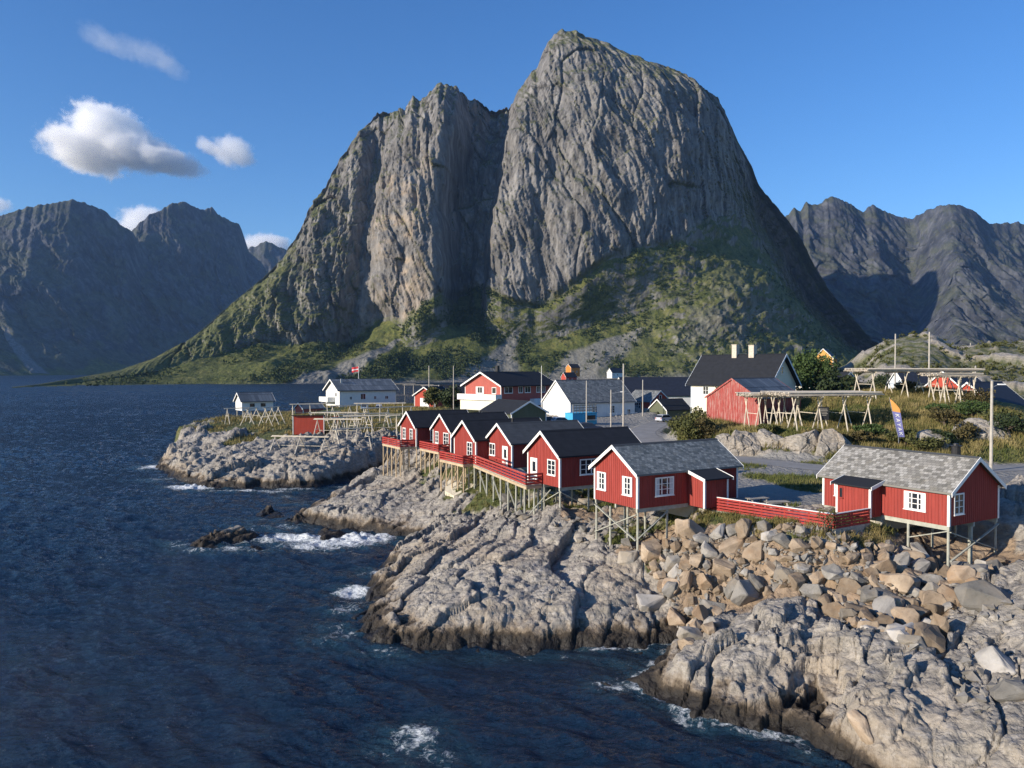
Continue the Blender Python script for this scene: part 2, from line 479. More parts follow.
def road_dist(x, y):
    d = np.full(x.shape, 1e9, np.float32)
    for i in range(len(ROAD) - 1):
        ax, ay = ROAD[i]; ex, ey = ROAD[i + 1] - ROAD[i]
        t_ = np.clip(((x - ax) * ex + (y - ay) * ey) / (ex * ex + ey * ey), 0, 1)
        d = np.minimum(d, (x - ax - t_ * ex) ** 2 + (y - ay - t_ * ey) ** 2)
    return np.sqrt(d)
def terrain(x, y, detail=True):
    sd = land_sd(x, y)
    zb, cov = base_and_cover(x, y)
    zb = np.clip(zb, 0.55, 30)
    h = np.where(sd > 0, zb * sstep(0, 1.5, sd), np.maximum(sd * 0.75, -4.5))
    # cover weights broken up with noise so that edges are ragged
    nz = fbm(x * 0.22, y * 0.22, 5, 31) * 0.28 + fbm(x * 1.1, y * 1.1, 3, 37) * 0.14
    g = sstep(0.42, 0.58, cov[..., 1] + nz)
    v = sstep(0.44, 0.56, cov[..., 2] + 0.35 * nz)
    b = sstep(0.40, 0.60, cov[..., 3] + 0.5 * nz)
    low = 1 - sstep(1.5, 3.0, zb)                      # nothing but bare rock in the splash zone
    g = g * (1 - low); v = v * (1 - low)
    rock = np.clip(1 - g - v, 0, 1)
    rdist = road_dist(x, y)
    v = np.maximum(v, 1 - sstep(2.5, 3.0, rdist + 0.4 * nz)); g = g * sstep(2.5, 3.2, rdist + 0.4 * nz); rock = np.clip(1 - g - v, 0, 1)
    if detail:
        near = np.clip(y / 60.0, 0.8, 2.4)             # nothing to do with the lens: the far headland simply has the coarser jointing
        x1 = x; y1 = y
        b1, e1 = blocks(x1, y1, 5.5, R(52), 2.0, 101, 0.16, 0.45, (0.16, 0.02), 0.7)
        b2, e2 = blocks(x1, y1, 1.7, R(58), 2.0, 102, 0.34, 0.30, (0.42, -0.10), 0.55)
        b3, e3 = blocks(x1, y1, 0.75, R(64), 1.7, 103, 0.5, 0.25, (0.5, -0.2), 0.6)
        # the polished whaleback: long sheets fanning down from the cabins to the sea, each sheet a tipped slab
        fr2 = np.hypot(x - 0.5, 88 - y); fq = np.arctan2(x - 0.5, 88 - y) * 28 + 1.6 * fbm(x * 0.11, y * 0.11, 3, 86) + 0.22 * (fr2 - 30)
        fd1, fd2, f1_, f2_, f3_, fdx, fdy = voronoi(fq / 3.1, fr2 / 7.0 + 0.3 * perlin(x * 0.25, y * 0.25, 87), 88, 0.75)
        bf = 0.45 * (f1_ - 0.5) + (0.10 + 0.75 * f2_) * fdx + 0.5 * (f3_ - 0.5) * fdy
        cf = 0.20 * np.exp(-((fd2 - fd1) / 0.05) ** 2)
        fan = np.exp(-((np.abs(x + 1.0) / 15) ** 4 + (np.abs(y - 63) / 17) ** 4))
        bedding = ridged((x * 0.5 + y * 0.86) * 0.55 + 0.6 * fbm(x * 0.15, y * 0.15, 2, 41), (x * 0.86 - y * 0.5) * 0.12, 3, 43)
        rough_zone = 0.30 + 0.70 * sstep(-0.05, 0.45, fbm(x * 0.11 + 3, y * 0.11, 3, 47) + 0.35 * np.exp(-(((x - 14) / 8) ** 2 + ((y - 42) / 8) ** 2)))
        smooth_slab = np.exp(-(((x - 2.5) / 9) ** 2 + ((y - 57) / 7) ** 2))   # the polished whaleback below the fifth cabin
        k2 = rough_zone * (1 - 0.65 * smooth_slab)
        dz = fan * (bf - cf) + b1 * 0.17 * (1 - 0.8 * fan) + b2 * 0.26 * (0.3 + 0.7 * k2) * (1 - 0.55 * fan) + b3 * 0.24 * (0.08 + 0.92 * k2 * k2) + 0.045 * ridged((x * 0.55 + y * 0.83) * 1.25 + 0.7 * fbm(x * 0.3, y * 0.3, 2, 44), (x * 0.83 - y * 0.55) * 0.42, 4, 45, 0.62) + 0.10 * bedding * (0.5 + 0.5 * smooth_slab) + 0.26 * fbm(x * 0.35, y * 0.35, 3, 53) + 0.06 * fbm(x * 1.7, y * 1.7, 3, 54)
        dz -= 0.42 * (1 - 0.8 * fan) * np.exp(-(e1 / 0.16) ** 2) + 0.24 * np.exp(-(e2 / 0.085) ** 2) * (0.3 + 0.7 * k2) + 0.10 * np.exp(-(e3 / 0.06) ** 2) * k2
        dz += 0.02 * fbm(x * 3.1, y * 3.1, 3, 59)
        amp = rock * (0.25 + 0.75 * sstep(-1.5, 2.0, sd)) * (1 - 0.35 * b)
        amp = amp * np.where(zb > 8.0, 1.3, 1.0) * (1 + 0.25 * sstep(95, 115, y))
        soft = 0.16 * fbm(x * 0.45, y * 0.45, 4, 61) * g + 0.10 * fbm(x * 1.9, y * 1.9, 3, 63) * g
        # bedding: the slabs break away in tilted ledges, each block at its own level
        _, _, q1, q2, _, _, _ = voronoi((x * 0.53 + y * 0.85) / 4.2 + 0.2 * perlin(x * 0.3, y * 0.3, 81), (x * 0.85 - y * 0.53) / 1.9 + 0.2 * perlin(x * 0.3, y * 0.3, 82), 83, 0.7)
        for step_, wgt, sl_, mk_ in ((0.75, 0.85, 0.24, 0.30 + 0.70 * k2), (0.30, 0.6, 0.34, k2 * k2)):
            s_ = (h + 0.6 * dz - sl_ * (0.9 * x + 0.2 * y) + 0.25 * fbm(x * 0.4, y * 0.4, 3, 84)) / step_ + q1 * 0.8
            fr_ = s_ - np.floor(s_)
            dz += (np.floor(s_) + sstep(0.70, 0.97, fr_) - s_ + 0.35) * step_ * wgt * mk_ * (1 - 0.5 * fan)
        dz += rock * sstep(95, 115, y) * (0.5 * fbm(x * 0.13, y * 0.09, 3, 64) + 0.4 * ridged((x * 0.3 + y * 0.3) * 0.35, (x - y) * 0.07, 3, 65))
        flat = 1 - sstep(6.4, 7.0, zb) * (1 - sstep(7.6, 8.2, zb))     # keep the made ground of the village level
        h = h + dz * amp * (0.35 + 0.65 * flat) + soft * (0.25 + 0.75 * flat) + 0.02 * fbm(x * 1.2, y * 1.2, 3, 67) * v
    wr_ = 1 - sstep(2.4, 5.0, rdist)
    h = h * (1 - wr_) + 7.27 * wr_
    return h, sd, np.stack([g, v, b], -1)
def H(x, y, detail=True):
    a = np.atleast_1d(np.asarray(x, float)); b = np.atleast_1d(np.asarray(y, float))
    r = terrain(a, b, detail)[0]
    return float(r[0]) if np.ndim(x) == 0 else r

# ---- rock and turf material
t = NT('coast_rock_and_turf')
P = t.pos(); g_, v_, b_ = t.attr('cover')
n_big = t.noise(0.10, 6, 0.6, P); n_mid = t.noise(0.8, 8, 0.62, P); n_fine = t.noise(6.0, 6, 0.65, P)
strata = t.noise(1.0, 6, 0.6, t.mapping(P, scale=(0.35, 1.6, 3.0), rot=(0.2, 0.1, 0.55)))
c = t.ramp(n_mid, [(0.25, (0.205, 0.182, 0.150)), (0.5, (0.325, 0.292, 0.245)), (0.75, (0.42, 0.385, 0.335))])
c = t.mix(t.mapr(strata, 0.45, 0.66, 0, 0.75), c, (0.185, 0.175, 0.16))
st2 = t.noise(2.6, 6, 0.65, t.mapping(P, scale=(0.22, 1.5, 2.0), rot=(0.15, 0.1, 0.55)))
c = t.mix(t.mapr(st2, 0.53, 0.64, 0, 0.65), c, (0.13, 0.122, 0.11))
c = t.mix(t.mapr(st2, 0.46, 0.36, 0, 0.45), c, (0.46, 0.435, 0.40))
c = t.mix(t.mapr(t.noise(0.28, 6, 0.65, P), 0.50, 0.66, 0, 0.6), c, (0.20, 0.185, 0.16))   # darker lichen crust in big patches
c = t.mix(t.mapr(n_big, 0.52, 0.68, 0, 0.45), c, (0.36, 0.275, 0.18))                 # iron stain
c = t.mix(t.mapr(n_fine, 0.58, 0.75, 0, 0.55), c, (0.13, 0.125, 0.115))              # lichen specks
brn = t.ramp(n_mid, [(0.3, (0.20, 0.135, 0.08)), (0.6, (0.32, 0.225, 0.14)), (0.8, (0.38, 0.32, 0.25))])
c = t.mix(t.math('MULTIPLY', b_, 0.8), c, brn)
zz = t.math('ADD', t.pos_z(), t.math('MULTIPLY', t.math('SUBTRACT', t.noise(0.7, 7, 0.65, P), 0.5), 2.4))
tide = t.ramp(t.mapr(zz, -0.3, 2.1), [(0.0, (0.016, 0.014, 0.012)), (0.42, (0.024, 0.020, 0.016)), (0.56, (0.070, 0.054, 0.038)), (0.66, (0.17, 0.125, 0.080)), (0.85, (0.31, 0.255, 0.195))])
c = t.mix(t.mapr(zz, 1.8, 1.05), c, tide)
grass = t.ramp(t.noise(0.6, 8, 0.65, P), [(0.3, (0.045, 0.062, 0.018)), (0.5, (0.085, 0.095, 0.028)), (0.66, (0.17, 0.15, 0.052)), (0.8, (0.24, 0.195, 0.085))])
grass = t.mix(t.mapr(n_fine, 0.35, 0.7, 0, 0.5), grass, (0.05, 0.065, 0.02))
c = t.mix(g_, c, grass)
grav = t.ramp(t.noise(9.0, 4, 0.7, P), [(0.3, (0.17, 0.165, 0.152)), (0.7, (0.33, 0.315, 0.285))])
grav = t.mix(t.mapr(n_big, 0.45, 0.62, 0, 0.6), grav, (0.21, 0.205, 0.19))
c = t.mix(v_, c, grav)
nb = t.bump(n_mid, 0.5, 0.35)
rdg = t.n('ShaderNodeTexNoise', noise_type='RIDGED_MULTIFRACTAL'); t.l(t.mapping(P, scale=(1.0, 0.55, 1.0), rot=(0.1, 0.1, 0.9)), rdg.inputs['Vector'])
for k_, x_ in (('Scale', 1.1), ('Detail', 6), ('Roughness', 0.6), ('Lacunarity', 2.1), ('Offset', 0.9), ('Gain', 1.6)): rdg.inputs[k_].default_value = x_
nb = t.bump(rdg.outputs['Fac'], 0.7, -0.12, nb)
nb = t.bump(t.noise(3.2, 8, 0.68, P), 0.6, 0.10, nb)
nb = t.bump(n_fine, 0.35, 0.03, nb)
wet = t.mapr(zz, 0.9, 0.2)
t.bsdf(c, t.mapr(wet, 0, 1, 0.88, 0.35), nb, 0.3)
M_LAND = t.m

NCOL, NROW = 940, 980
rows = np.concatenate([[20, 23], np.exp(np.linspace(math.log(26.0), math.log(150.0), NROW)), np.exp(np.linspace(math.log(150.6), math.log(350.0), 210))])
s = np.concatenate([[-1.6, -1.2, -0.95], np.linspace(-0.78, 0.86, NCOL - 43), 0.86 + 2.2 * np.linspace(0.012, 1, 40) ** 1.6])
GX = s[None, :] * rows[:, None] * np.where(rows < 40, 1.0, 1.0)[:, None]
GY = np.repeat(rows[:, None], NCOL, 1)
GH, GSD, GC = terrain(GX, GY)
grid_obj('ground', np.stack([GX, GY, GH], -1), M_LAND, smooth=True, attrs={'cover': GC}).__setitem__('kind', 'structure')
# ================================================================== the sea
t = NT('sea_water')
P = t.pos(); fo, _, _ = t.attr('foam')
spy = t.n('ShaderNodeSeparateXYZ'); t.l(P, spy.inputs[0]); py_ = spy.outputs[1]
n1 = t.noise(0.55, 7, 0.62, t.mapping(P, scale=(1, 1.7, 1), rot=(0, 0, 0.5)))
n2 = t.noise(2.6, 5, 0.6, t.mapping(P, scale=(1, 1.6, 1), rot=(0, 0, 0.3)))
n0 = t.noise(0.05, 4, 0.55, t.mapping(P, scale=(1, 2.2, 1), rot=(0, 0, 0.4)))
nb = t.bump(n0, 0.4, 3.0)
nb = t.bump(n1, 1.0, 1.4, nb)
nb = t.bump(n2, 0.8, 0.22, nb)
lace = t.noise(1.6, 9, 0.72, P, 1.4)
lace2 = t.noise(0.5, 4, 0.6, P, 0.8)
thr = t.math('SUBTRACT', 0.86, t.math('MULTIPLY', fo, 0.62))
f1 = t.math('SUBTRACT', t.math('ADD', t.math('MULTIPLY', lace, 0.72), t.math('MULTIPLY', lace2, 0.28)), thr)
fm = t.mapr(f1, -0.01, 0.13)
col = t.mix(t.mapr(fo, 0.15, 0.8, 0, 0.7), (0.007, 0.022, 0.047), (0.03, 0.080, 0.105))
col = t.mix(fm, col, (0.72, 0.76, 0.78))
t.bsdf(col, t.math('ADD', t.mapr(py_, 150, 700, 0.07, 0.30), t.math('MULTIPLY', fm, 0.5)), nb, 0.5, IOR=1.333)
M_SEA = t.m

rows = np.concatenate([[-400, -200, -80, -30, 0, 10], np.exp(np.linspace(math.log(16.0), math.log(1300.0), 1450)), np.exp(np.linspace(math.log(1310.0), math.log(12000.0), 80))])
s = np.linspace(-1, 1, 1080)
half = np.maximum(60.0, 0.92 * np.abs(rows) + 22)
half[-1] *= 2.0
WX = s[None] * half[:, None]; WY = np.repeat(rows[:, None], len(s), 1)
sp = np.maximum(half * 2 / 1080, 0.02)[:, None]
def wave(lam, amp, ang, seed, warp=0.5):
    c_, s_ = math.cos(ang), math.sin(ang)
    u = (WX * c_ + WY * s_) / lam; v = (-WX * s_ + WY * c_) / (lam * 2.6)
    w = 1 - np.abs(perlin(u, v, seed)) * 1.7
    return amp * w * sstep(1.2, 3.2, lam / sp)
WZ = wave(30.0, 0.35, R(75), 8) * sstep(200, 500, WY) + wave(11.0, 0.16 + 0.3 * sstep(150, 500, WY), R(64), 1) + wave(4.6, 0.24, R(82), 2) + wave(2.4, 0.22, R(54), 3) + wave(1.3, 0.115, R(100), 4) + wave(0.75, 0.075, R(60), 5) + wave(0.45, 0.04, R(110), 6)
WZ *= 0.75 + 0.6 * np.clip(fbm(WX * 0.012, WY * 0.02, 3, 97) + 0.4, 0, 1.2)
WZ -= 0.25
WZ = np.where(WY > 2500, 0, WZ)
FO = np.zeros(WX.shape, np.float32)
nm = (WY > 15) & (WY < 340)
sdv = land_sd(WX[nm], WY[nm])
nx_, ny_ = WX[nm], WY[nm]
patch = sstep(-0.1, 0.5, fbm(nx_ * 0.06, ny_ * 0.06, 3, 77))
f = np.exp(-np.clip(-sdv, 0, 99) / 0.7) * (0.08 + 0.32 * patch) + np.exp(-np.clip(-sdv, 0, 99) / 3.0) * 0.24 * patch
for a, b, rx, ry, k in [(300, 541, 8.5, 3.2, .62), (362, 541, 4.2, 2.4, .85), (335, 546, 8, 2.6, .62), (318, 549, 7, 2.4, .6), (228, 553, 8, 2.5, .55), (185, 548, 5, 2.5, .5), (275, 530, 8, 3, .45), (230, 546, 6.5, 2.0, .55), (262, 521, 5, 2.0, .45), (300, 505, 5, 3, .35), (285, 498, 2.0, 3, .5),
                        (352, 592, 2.4, 2.0, .65), (345, 612, 2.8, 2.4, .5), (335, 632, 3, 2.4, .42), (412, 742, 2.6, 2.4, .55), (430, 758, 2.6, 1.6, .5), (385, 752, 2.4, 1.2, .42), (655, 715, 1.6, .8, .42), (700, 742, 1.1, .6, .34),
                        (195, 488, 6, 3.0, .75), (235, 492, 9, 2.2, .6), (268, 492, 8, 2.2, .55), (160, 468, 6, 5, .65), (158, 480, 6, 4, .5), (300, 490, 8, 2.0, .55), (330, 486, 6, 2.0, .5), (290, 528, 5, 3, .5), (372, 575, 3, 2.5, .5), (338, 640, 3, 3, .5), (390, 656, 5, 1.4, .45), (500, 660, 5, 1.2, .42), (690, 730, 2.0, 1.0, .45), (625, 668, 3, 1.5, .42), (560, 662, 6, 1.1, .38), (440, 662, 6, 1.4, .36), (365, 470, 4, 3, .3), (350, 494, 4, 3, .3), (615, 695, 2.5, 1.2, .4)]:
    c0 = on_z(a, b, 0)
    f = np.maximum(f, (1.4 if k > 0.6 else 1.2) * k * np.exp(-(((nx_ - c0[0]) / rx) ** 2 + ((ny_ - c0[1]) / ry) ** 2)))
    f = f
FO[nm] = np.clip(f, 0, 1)
WZ = WZ + 0.45 * FO * np.clip(fbm(WX * 0.9, WY * 0.9, 4, 91) + 0.5, 0, 2) * sstep(0.55, 1.0, FO)
sea = grid_obj('sea', np.stack([WX, WY, WZ], -1), M_SEA, True, {'foam': FO[..., None]})
sea['kind'] = 'structure'
# ================================================================== mountains
def ip(px, pts, sm=0):
    a = np.array(pts, float)
    v = np.interp(px, a[:, 0], a[:, 1])
    if sm:
        k = np.exp(-np.linspace(-2, 2, sm * 2 + 1) ** 2); k /= k.sum()
        v = np.convolve(np.pad(v, sm, mode='edge'), k, 'valid')
    return v
def col_world(px, py, d):
    """arrays of survey points -> world"""
    a = (px - 512.0) / FPX; b = -(py - 384.0) / FPX
    t_ = d / (_ct + _st * b)
    return a * t_, CAM_H + (b * _ct - _st) * t_
def mountain_material(name, rock_lo, rock_mid, rock_hi, scale, ochre=(0.46, 0.355, 0.25), green=True):
    t = NT(name)
    P = t.pos(); vg, sc, oc = t.attr('cover')
    pv = t.mapping(P, scale=(1, 1, 0.22), rot=(0, 0.16, 0)); pst = t.mapping(P, scale=(1, 1, 0.17), rot=(0, 0.20, 0))
    n1 = t.noise(0.020 * scale, 8, 0.62, pv); n2 = t.noise(0.09 * scale, 8, 0.65, pv); n3 = t.noise(0.012 * scale, 5, 0.6, P)
    n4 = t.noise(0.25 * scale, 6, 0.65, P)
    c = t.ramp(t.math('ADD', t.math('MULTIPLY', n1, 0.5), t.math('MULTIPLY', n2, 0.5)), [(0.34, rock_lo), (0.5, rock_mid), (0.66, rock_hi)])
    c = t.mix(t.mapr(n3, 0.5, 0.7, 0, 0.35), c, tuple(0.75 * k for k in rock_lo))
    st = t.noise(0.06 * scale, 7, 0.62, pst)                                  # black water streaks down the walls
    c = t.mix(t.mapr(st, 0.50, 0.62, 0, 0.55), c, tuple(0.55 * k for k in rock_lo))
    c = t.mix(t.mapr(t.noise(0.10 * scale, 6, 0.6, pst), 0.54, 0.66, 0, 0.5), c, rock_hi)
    c = t.mix(t.math('MULTIPLY', oc, t.mapr(n1, 0.35, 0.65, 0.35, 1.0)), c, ochre)
    scree = t.ramp(n4, [(0.35, (0.13, 0.125, 0.115)), (0.65, (0.25, 0.24, 0.22))])
    c = t.mix(sc, c, scree)
    gr = t.ramp(t.noise(0.05 * scale, 8, 0.68, P), [(0.32, (0.052, 0.066, 0.020)), (0.5, (0.115, 0.125, 0.036)), (0.68, (0.19, 0.175, 0.062))])
    gr = t.mix(t.mapr(n4, 0.42, 0.68, 0, 0.7), gr, (0.028, 0.042, 0.016))
    c = t.mix(vg, c, gr)
    nb = t.bump(st, 0.4, 4.0 / scale)
    nb = t.bump(n2, 0.8, 3.0 / scale, nb)
    nb = t.bump(n4, 0.9, 1.8 / scale, nb)
    t.bsdf(c, 0.92, nb, 0.15)
    return t.m
M_MTN = mountain_material('mountain_granite', (0.075, 0.072, 0.067), (0.175, 0.167, 0.157), (0.325, 0.31, 0.29), 1.0)
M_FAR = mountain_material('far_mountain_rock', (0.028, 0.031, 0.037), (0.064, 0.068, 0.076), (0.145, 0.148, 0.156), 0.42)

# ---- the big granite dome
NU, NV = 1000, 560
px = np.linspace(12, 960, NU)
RIDGE = [(12, 387), (40, 384), (75, 378), (120, 370), (155, 358), (190, 340), (215, 318), (240, 296), (262, 278), (285, 255), (297, 235), (310, 210), (318, 196), (325, 188), (333, 172), (341, 158), (347, 152), (355, 138), (362, 128), (368, 120), (374, 112), (383, 108),
         (392, 109), (400, 106), (408, 109), (416, 98), (424, 103), (430, 95), (440, 90), (452, 87), (460, 92), (470, 99), (478, 96), (488, 104), (495, 108), (503, 103), (509, 104), (514, 95), (520, 90), (530, 76), (537, 68), (541, 55), (547, 42), (553, 35), (560, 32), (575, 33), (600, 41),
         (612, 46), (625, 53), (640, 60), (660, 66), (675, 70), (690, 79), (700, 87), (708, 92), (716, 99), (722, 109), (732, 126), (738, 140), (752, 165), (758, 182), (765, 192), (785, 215), (800, 235), (815, 265), (830, 290), (850, 313), (868, 335), (900, 360), (930, 374), (960, 380)]
ridge_py = ip(px, RIDGE) + (1.2 * ridged(px * 0.11, px * 0, 3, 5) + 2.4 * sstep(360, 370, px) * (1 - sstep(512, 520, px)) * ridged(px * 0.06, px * 0 + 3.3, 4, 6, 0.7)) * sstep(150, 330, px) * (1 - 0.6 * sstep(540, 600, px) * (1 - sstep(690, 720, px)))
ridge_py += 5 * sstep(525, 545, px) * (1 - sstep(690, 740, px))
shore_py = ip(px, [(12, 388.5), (75, 386.5), (150, 385), (240, 384.5), (300, 384), (400, 383), (520, 382), (960, 381.5)], 10)
D0 = CAM_H * FPX / (shore_py - HORIZON)
Dr = ip(px, [(12, D0[0] + 15), (75, 920), (120, 1010), (200, 1140), (260, 1280), (330, 1420), (400, 1540), (470, 1580), (560, 1620), (700, 1660), (770, 1740), (830, 1780), (900, 1820), (960, 1830)], 25)
CB = [(12, 388), (75, 383), (150, 373), (200, 360), (260, 345), (300, 348), (340, 345), (372, 322), (390, 322), (406, 328), (420, 318), (450, 298), (475, 285), (487, 292), (505, 306), (533, 314), (560, 300), (604, 266), (640, 256), (665, 250), (706, 222), (735, 212), (762, 212), (800, 262), (830, 312), (868, 352), (900, 371), (960, 382)]
cb_py = np.minimum(ip(px, CB, 6), shore_py - 0.3)
Dc = ip(px, [(12, D0[0] + 6), (75, 905), (150, 1010), (260, 1150), (340, 1210), (400, 1240), (450, 1285), (490, 1310), (520, 1300), (560, 1315), (620, 1365), (680, 1400), (740, 1490), (800, 1640), (868, 1760), (960, 1800)], 25)
cb_py = np.maximum(cb_py, ridge_py + 1.0)
X0, Z0 = col_world(px, shore_py, D0); Z0 = Z0 * 0 - 1.0
Xc, Zc = col_world(px, cb_py, Dc)
Xr, Zr = col_world(px, ridge_py, Dr)
Zc = np.maximum(Zc, 1.0)
n_t, n_c, n_b = 190, 310, 60
PM = np.zeros((NU, n_t + n_c + n_b, 3)); CV = np.zeros((NU, n_t + n_c + n_b, 3), np.float32)
# talus apron: slightly concave
tt = np.linspace(0, 1, n_t, endpoint=False)[None]
PM[:, :n_t, 0] = X0[:, None] + (Xc - X0)[:, None] * tt
PM[:, :n_t, 1] = D0[:, None] + (Dc - D0)[:, None] * tt
PM[:, :n_t, 2] = Z0[:, None] + (Zc - Z0)[:, None] * (0.55 * tt + 0.45 * tt ** 2)
# cliff: steep foot, rounding off at the top
tc = np.linspace(0, 1, n_c, endpoint=False)[None]
hd = 0.75 * tc ** 1.25 + 0.25 * tc ** 5
PM[:, n_t:n_t + n_c, 0] = Xc[:, None] + (Xr - Xc)[:, None] * hd
PM[:, n_t:n_t + n_c, 1] = Dc[:, None] + (Dr - Dc)[:, None] * hd
PM[:, n_t:n_t + n_c, 2] = Zc[:, None] + (Zr - Zc)[:, None] * (1 - (1 - tc) ** 1.12)
tb = np.linspace(0, 1, n_b)[None]
PM[:, n_t + n_c:, 0] = Xr[:, None] * (1 + 0.35 * tb)
PM[:, n_t + n_c:, 1] = Dr[:, None] + 650 * tb + 0 * Xr[:, None]
PM[:, n_t + n_c:, 2] = Zr[:, None] * (1 - tb ** 1.3) - 3 * tb
# relief along the line of the wall: buttress, gully, main face
h01 = np.concatenate([np.zeros(n_t), tc[0], np.ones(n_b)])[None]
tal = np.concatenate([tt[0], np.ones(n_c), np.ones(n_b)])[None]
PX2 = px[:, None] + 0 * h01
PXw = PX2 - 30 * (1 - sstep(0.0, 0.34, h01)) * sstep(335, 400, PX2) * (1 - sstep(400, 470, PX2))
lean = PXw - 30 * (h01 - 0.35) + 4 * fbm(h01 * 6 + 0 * PX2, PX2 * 0.01, 3, 3)         # the buttress leans
rel = np.interp(lean, [230, 280, 320, 345, 356, 366, 376, 392, 415, 436, 446, 453, 462, 474, 482, 490, 498, 512, 545, 590, 640, 690, 730, 770, 820, 900],
                [0, -8, -12, 8, 46, 40, -10, -44, -72, -80, -58, 8, 66, 74, 40, 34, -50, -66, -46, -78, -80, -40, 40, 120, 140, 60])
env = np.where(h01 > 0, 1.0, sstep(0.55, 1.0, tal)) * (1 - 0.55 * sstep(0.75, 1.0, h01)) * (1 - sstep(0.985, 1.0, h01)) + 0 * tal
PM[..., 1] += rel * env
# big spur of rock and turf at the right foot
spur = np.exp(-((PX2 - 735 + 35 * (1 - tal)) / 62) ** 2) * np.exp(-((tal - 0.62) / 0.34) ** 2) * (h01 < 0.12)
PM[..., 1] -= 45 * spur * (1 - sstep(0.0, 0.12, h01))
left_rib = np.exp(-((PX2 - 300) / 45) ** 2) * np.exp(-((tal - 0.45) / 0.35) ** 2) * (h01 == 0)
PM[..., 1] -= 35 * left_rib
Xm, Zm = PM[..., 0].copy(), PM[..., 2].copy()
cl = sstep(0.0, 0.03, h01) * (1 - sstep(0.97, 1.0, h01)) + 0 * PX2
ap = np.clip(1 - cl, 0, 1) * sstep(0.0, 0.15, tal) * (1 - sstep(0.98, 1.0, h01))
steep_left = sstep(60, 250, px)[:, None]
sx = Xm + 0.22 * Zm                                         # joints lean to the right going down
w1 = 40 * fbm(Xm / 160, Zm / 200, 3, 11)
flank = (1 - sstep(340, 375, PX2))
streak = fbm((sx + 0.6 * w1) / 75, Zm / 230, 3, 21, 0.5) * 10 + fbm((sx + 0.5 * w1) / 22, Zm / 60, 5, 23, 0.66) * (4.6 + 3 * flank) + ridged((sx + 0.5 * w1) / 20, Zm / 90, 4, 25, 0.6) * 1.6 * (1 - flank) + ridged((sx + 0.3 * w1) / 9, Zm / 140, 3, 28, 0.6) * 1.7 * (1 - flank) + flank * 7 * fbm(Xm / 40, Zm / 34, 5, 29, 0.6)
slabs, se = blocks(sx + 0.3 * w1, Zm * 0.45, 30, R(74), 1.6, 301, 0.34, 0.3, (0.22, 0.0))
slab2, se2 = blocks(sx, Zm * 0.45, 9, R(70), 1.5, 302, 0.45, 0.3, (0.3, 0.0))
slab0, se0 = blocks(sx + 0.4 * w1, Zm * 0.55, 85, R(72), 1.7, 300, 0.36, 0.35, (0.10, 0.05), 0.85)
rough = slab0 * 0.17 + 5.0 * np.exp(-(se0 / 2.6) ** 2) + fbm(Xm / 70, Zm / 80, 6, 27, 0.52) * 5.5 + slabs * 0.26 + slab2 * 0.34 + 1.2 * np.exp(-(se / 1.4) ** 2) + 0.6 * np.exp(-(se2 / 0.7) ** 2)
PM[..., 1] -= (cl * (streak - rough)) * (0.25 + 0.75 * steep_left)
outcrop = np.clip(fbm(Xm / 70, Zm / 36, 5, 33) + 0.05, 0, 1)
rockyp = 0.35 + 0.65 * np.clip(np.exp(-((PX2 - 330) / 60) ** 2) + sstep(640, 690, PX2), 0, 1)
PM[..., 2] += ap * steep_left * (6 * fbm(Xm / 90, PM[..., 1] / 90, 4, 35) + 9 * outcrop * rockyp)
PM[..., 1] -= ap * steep_left * rockyp * (10 * outcrop + 3.5 * ridged(Xm / 24, Zm / 18, 4, 37))
PM[:, 0, 2] = -2.0
# cover
dXu = np.gradient(PM, axis=0); dXv = np.gradient(PM, axis=1)
nrm = np.cross(dXu, dXv); nrm /= np.linalg.norm(nrm, axis=-1, keepdims=True) + 1e-9
nz = np.abs(nrm[..., 2])
vn = fbm(Xm / 55, Zm / 40, 5, 51) * 0.5 + fbm(Xm / 14, Zm / 12, 3, 53) * 0.25
veg = ap * sstep(0.30, 0.62, nz + 0.42 * vn + 0.30) + cl * sstep(0.60, 0.84, nz + 0.30 * vn) * 0.9
veg *= 1 - 0.75 * np.exp(-((PX2 - 725) / 60) ** 2 - ((tal - 0.42) / 0.22) ** 2) * (h01 == 0) * sstep(0.0, 0.4, vn + 0.2)
right = sstep(700, 770, PX2) * sstep(0.0, 0.05, h01) * (1 - sstep(0.55, 0.8, h01))
veg = np.maximum(veg, right * sstep(0.25, 0.6, nz + 0.6 * vn + 0.12) * 0.9)
upleft = (1 - sstep(345, 365, PX2)) * sstep(255, 275, PX2)
veg = np.maximum(veg, upleft * sstep(0.46, 0.72, nz + 0.55 * vn + 0.02) * 0.85)
veg = np.maximum(veg, (1 - sstep(255, 325, PX2)) * sstep(0.28, 0.62, nz + 0.55 * vn + 0.16) * 0.9 * (1 - sstep(0.985, 1.0, h01) * 0))
top = sstep(0.90, 0.97, h01) * sstep(545, 560, PX2)
veg = np.maximum(veg, top * sstep(-0.2, 0.3, vn + 0.1) * 0.8)
def fan(pts, wid, amp=1.0):
    a = np.array(pts, float); PYs = np.where(h01 == 0, shore_py[:, None] + (cb_py - shore_py)[:, None] * tal, 0)
    xc = np.interp(PYs, a[:, 1], a[:, 0]); w = np.interp(PYs, a[:, 1], wid)
    m = (h01 == 0) & (PYs > a[0, 1]) & (PYs < a[-1, 1])
    return amp * m * (1 - sstep(0.55, 1.0, np.abs(PX2 - xc) / w + 0.35 * vn))
scr = np.maximum.reduce([fan([(400, 336), (345, 368), (305, 385)], [4, 20, 34]), fan([(520, 325), (500, 352), (480, 385)], [4, 20, 50]), fan([(640, 318), (600, 345), (560, 385)], [6, 36, 50], 0.95)])
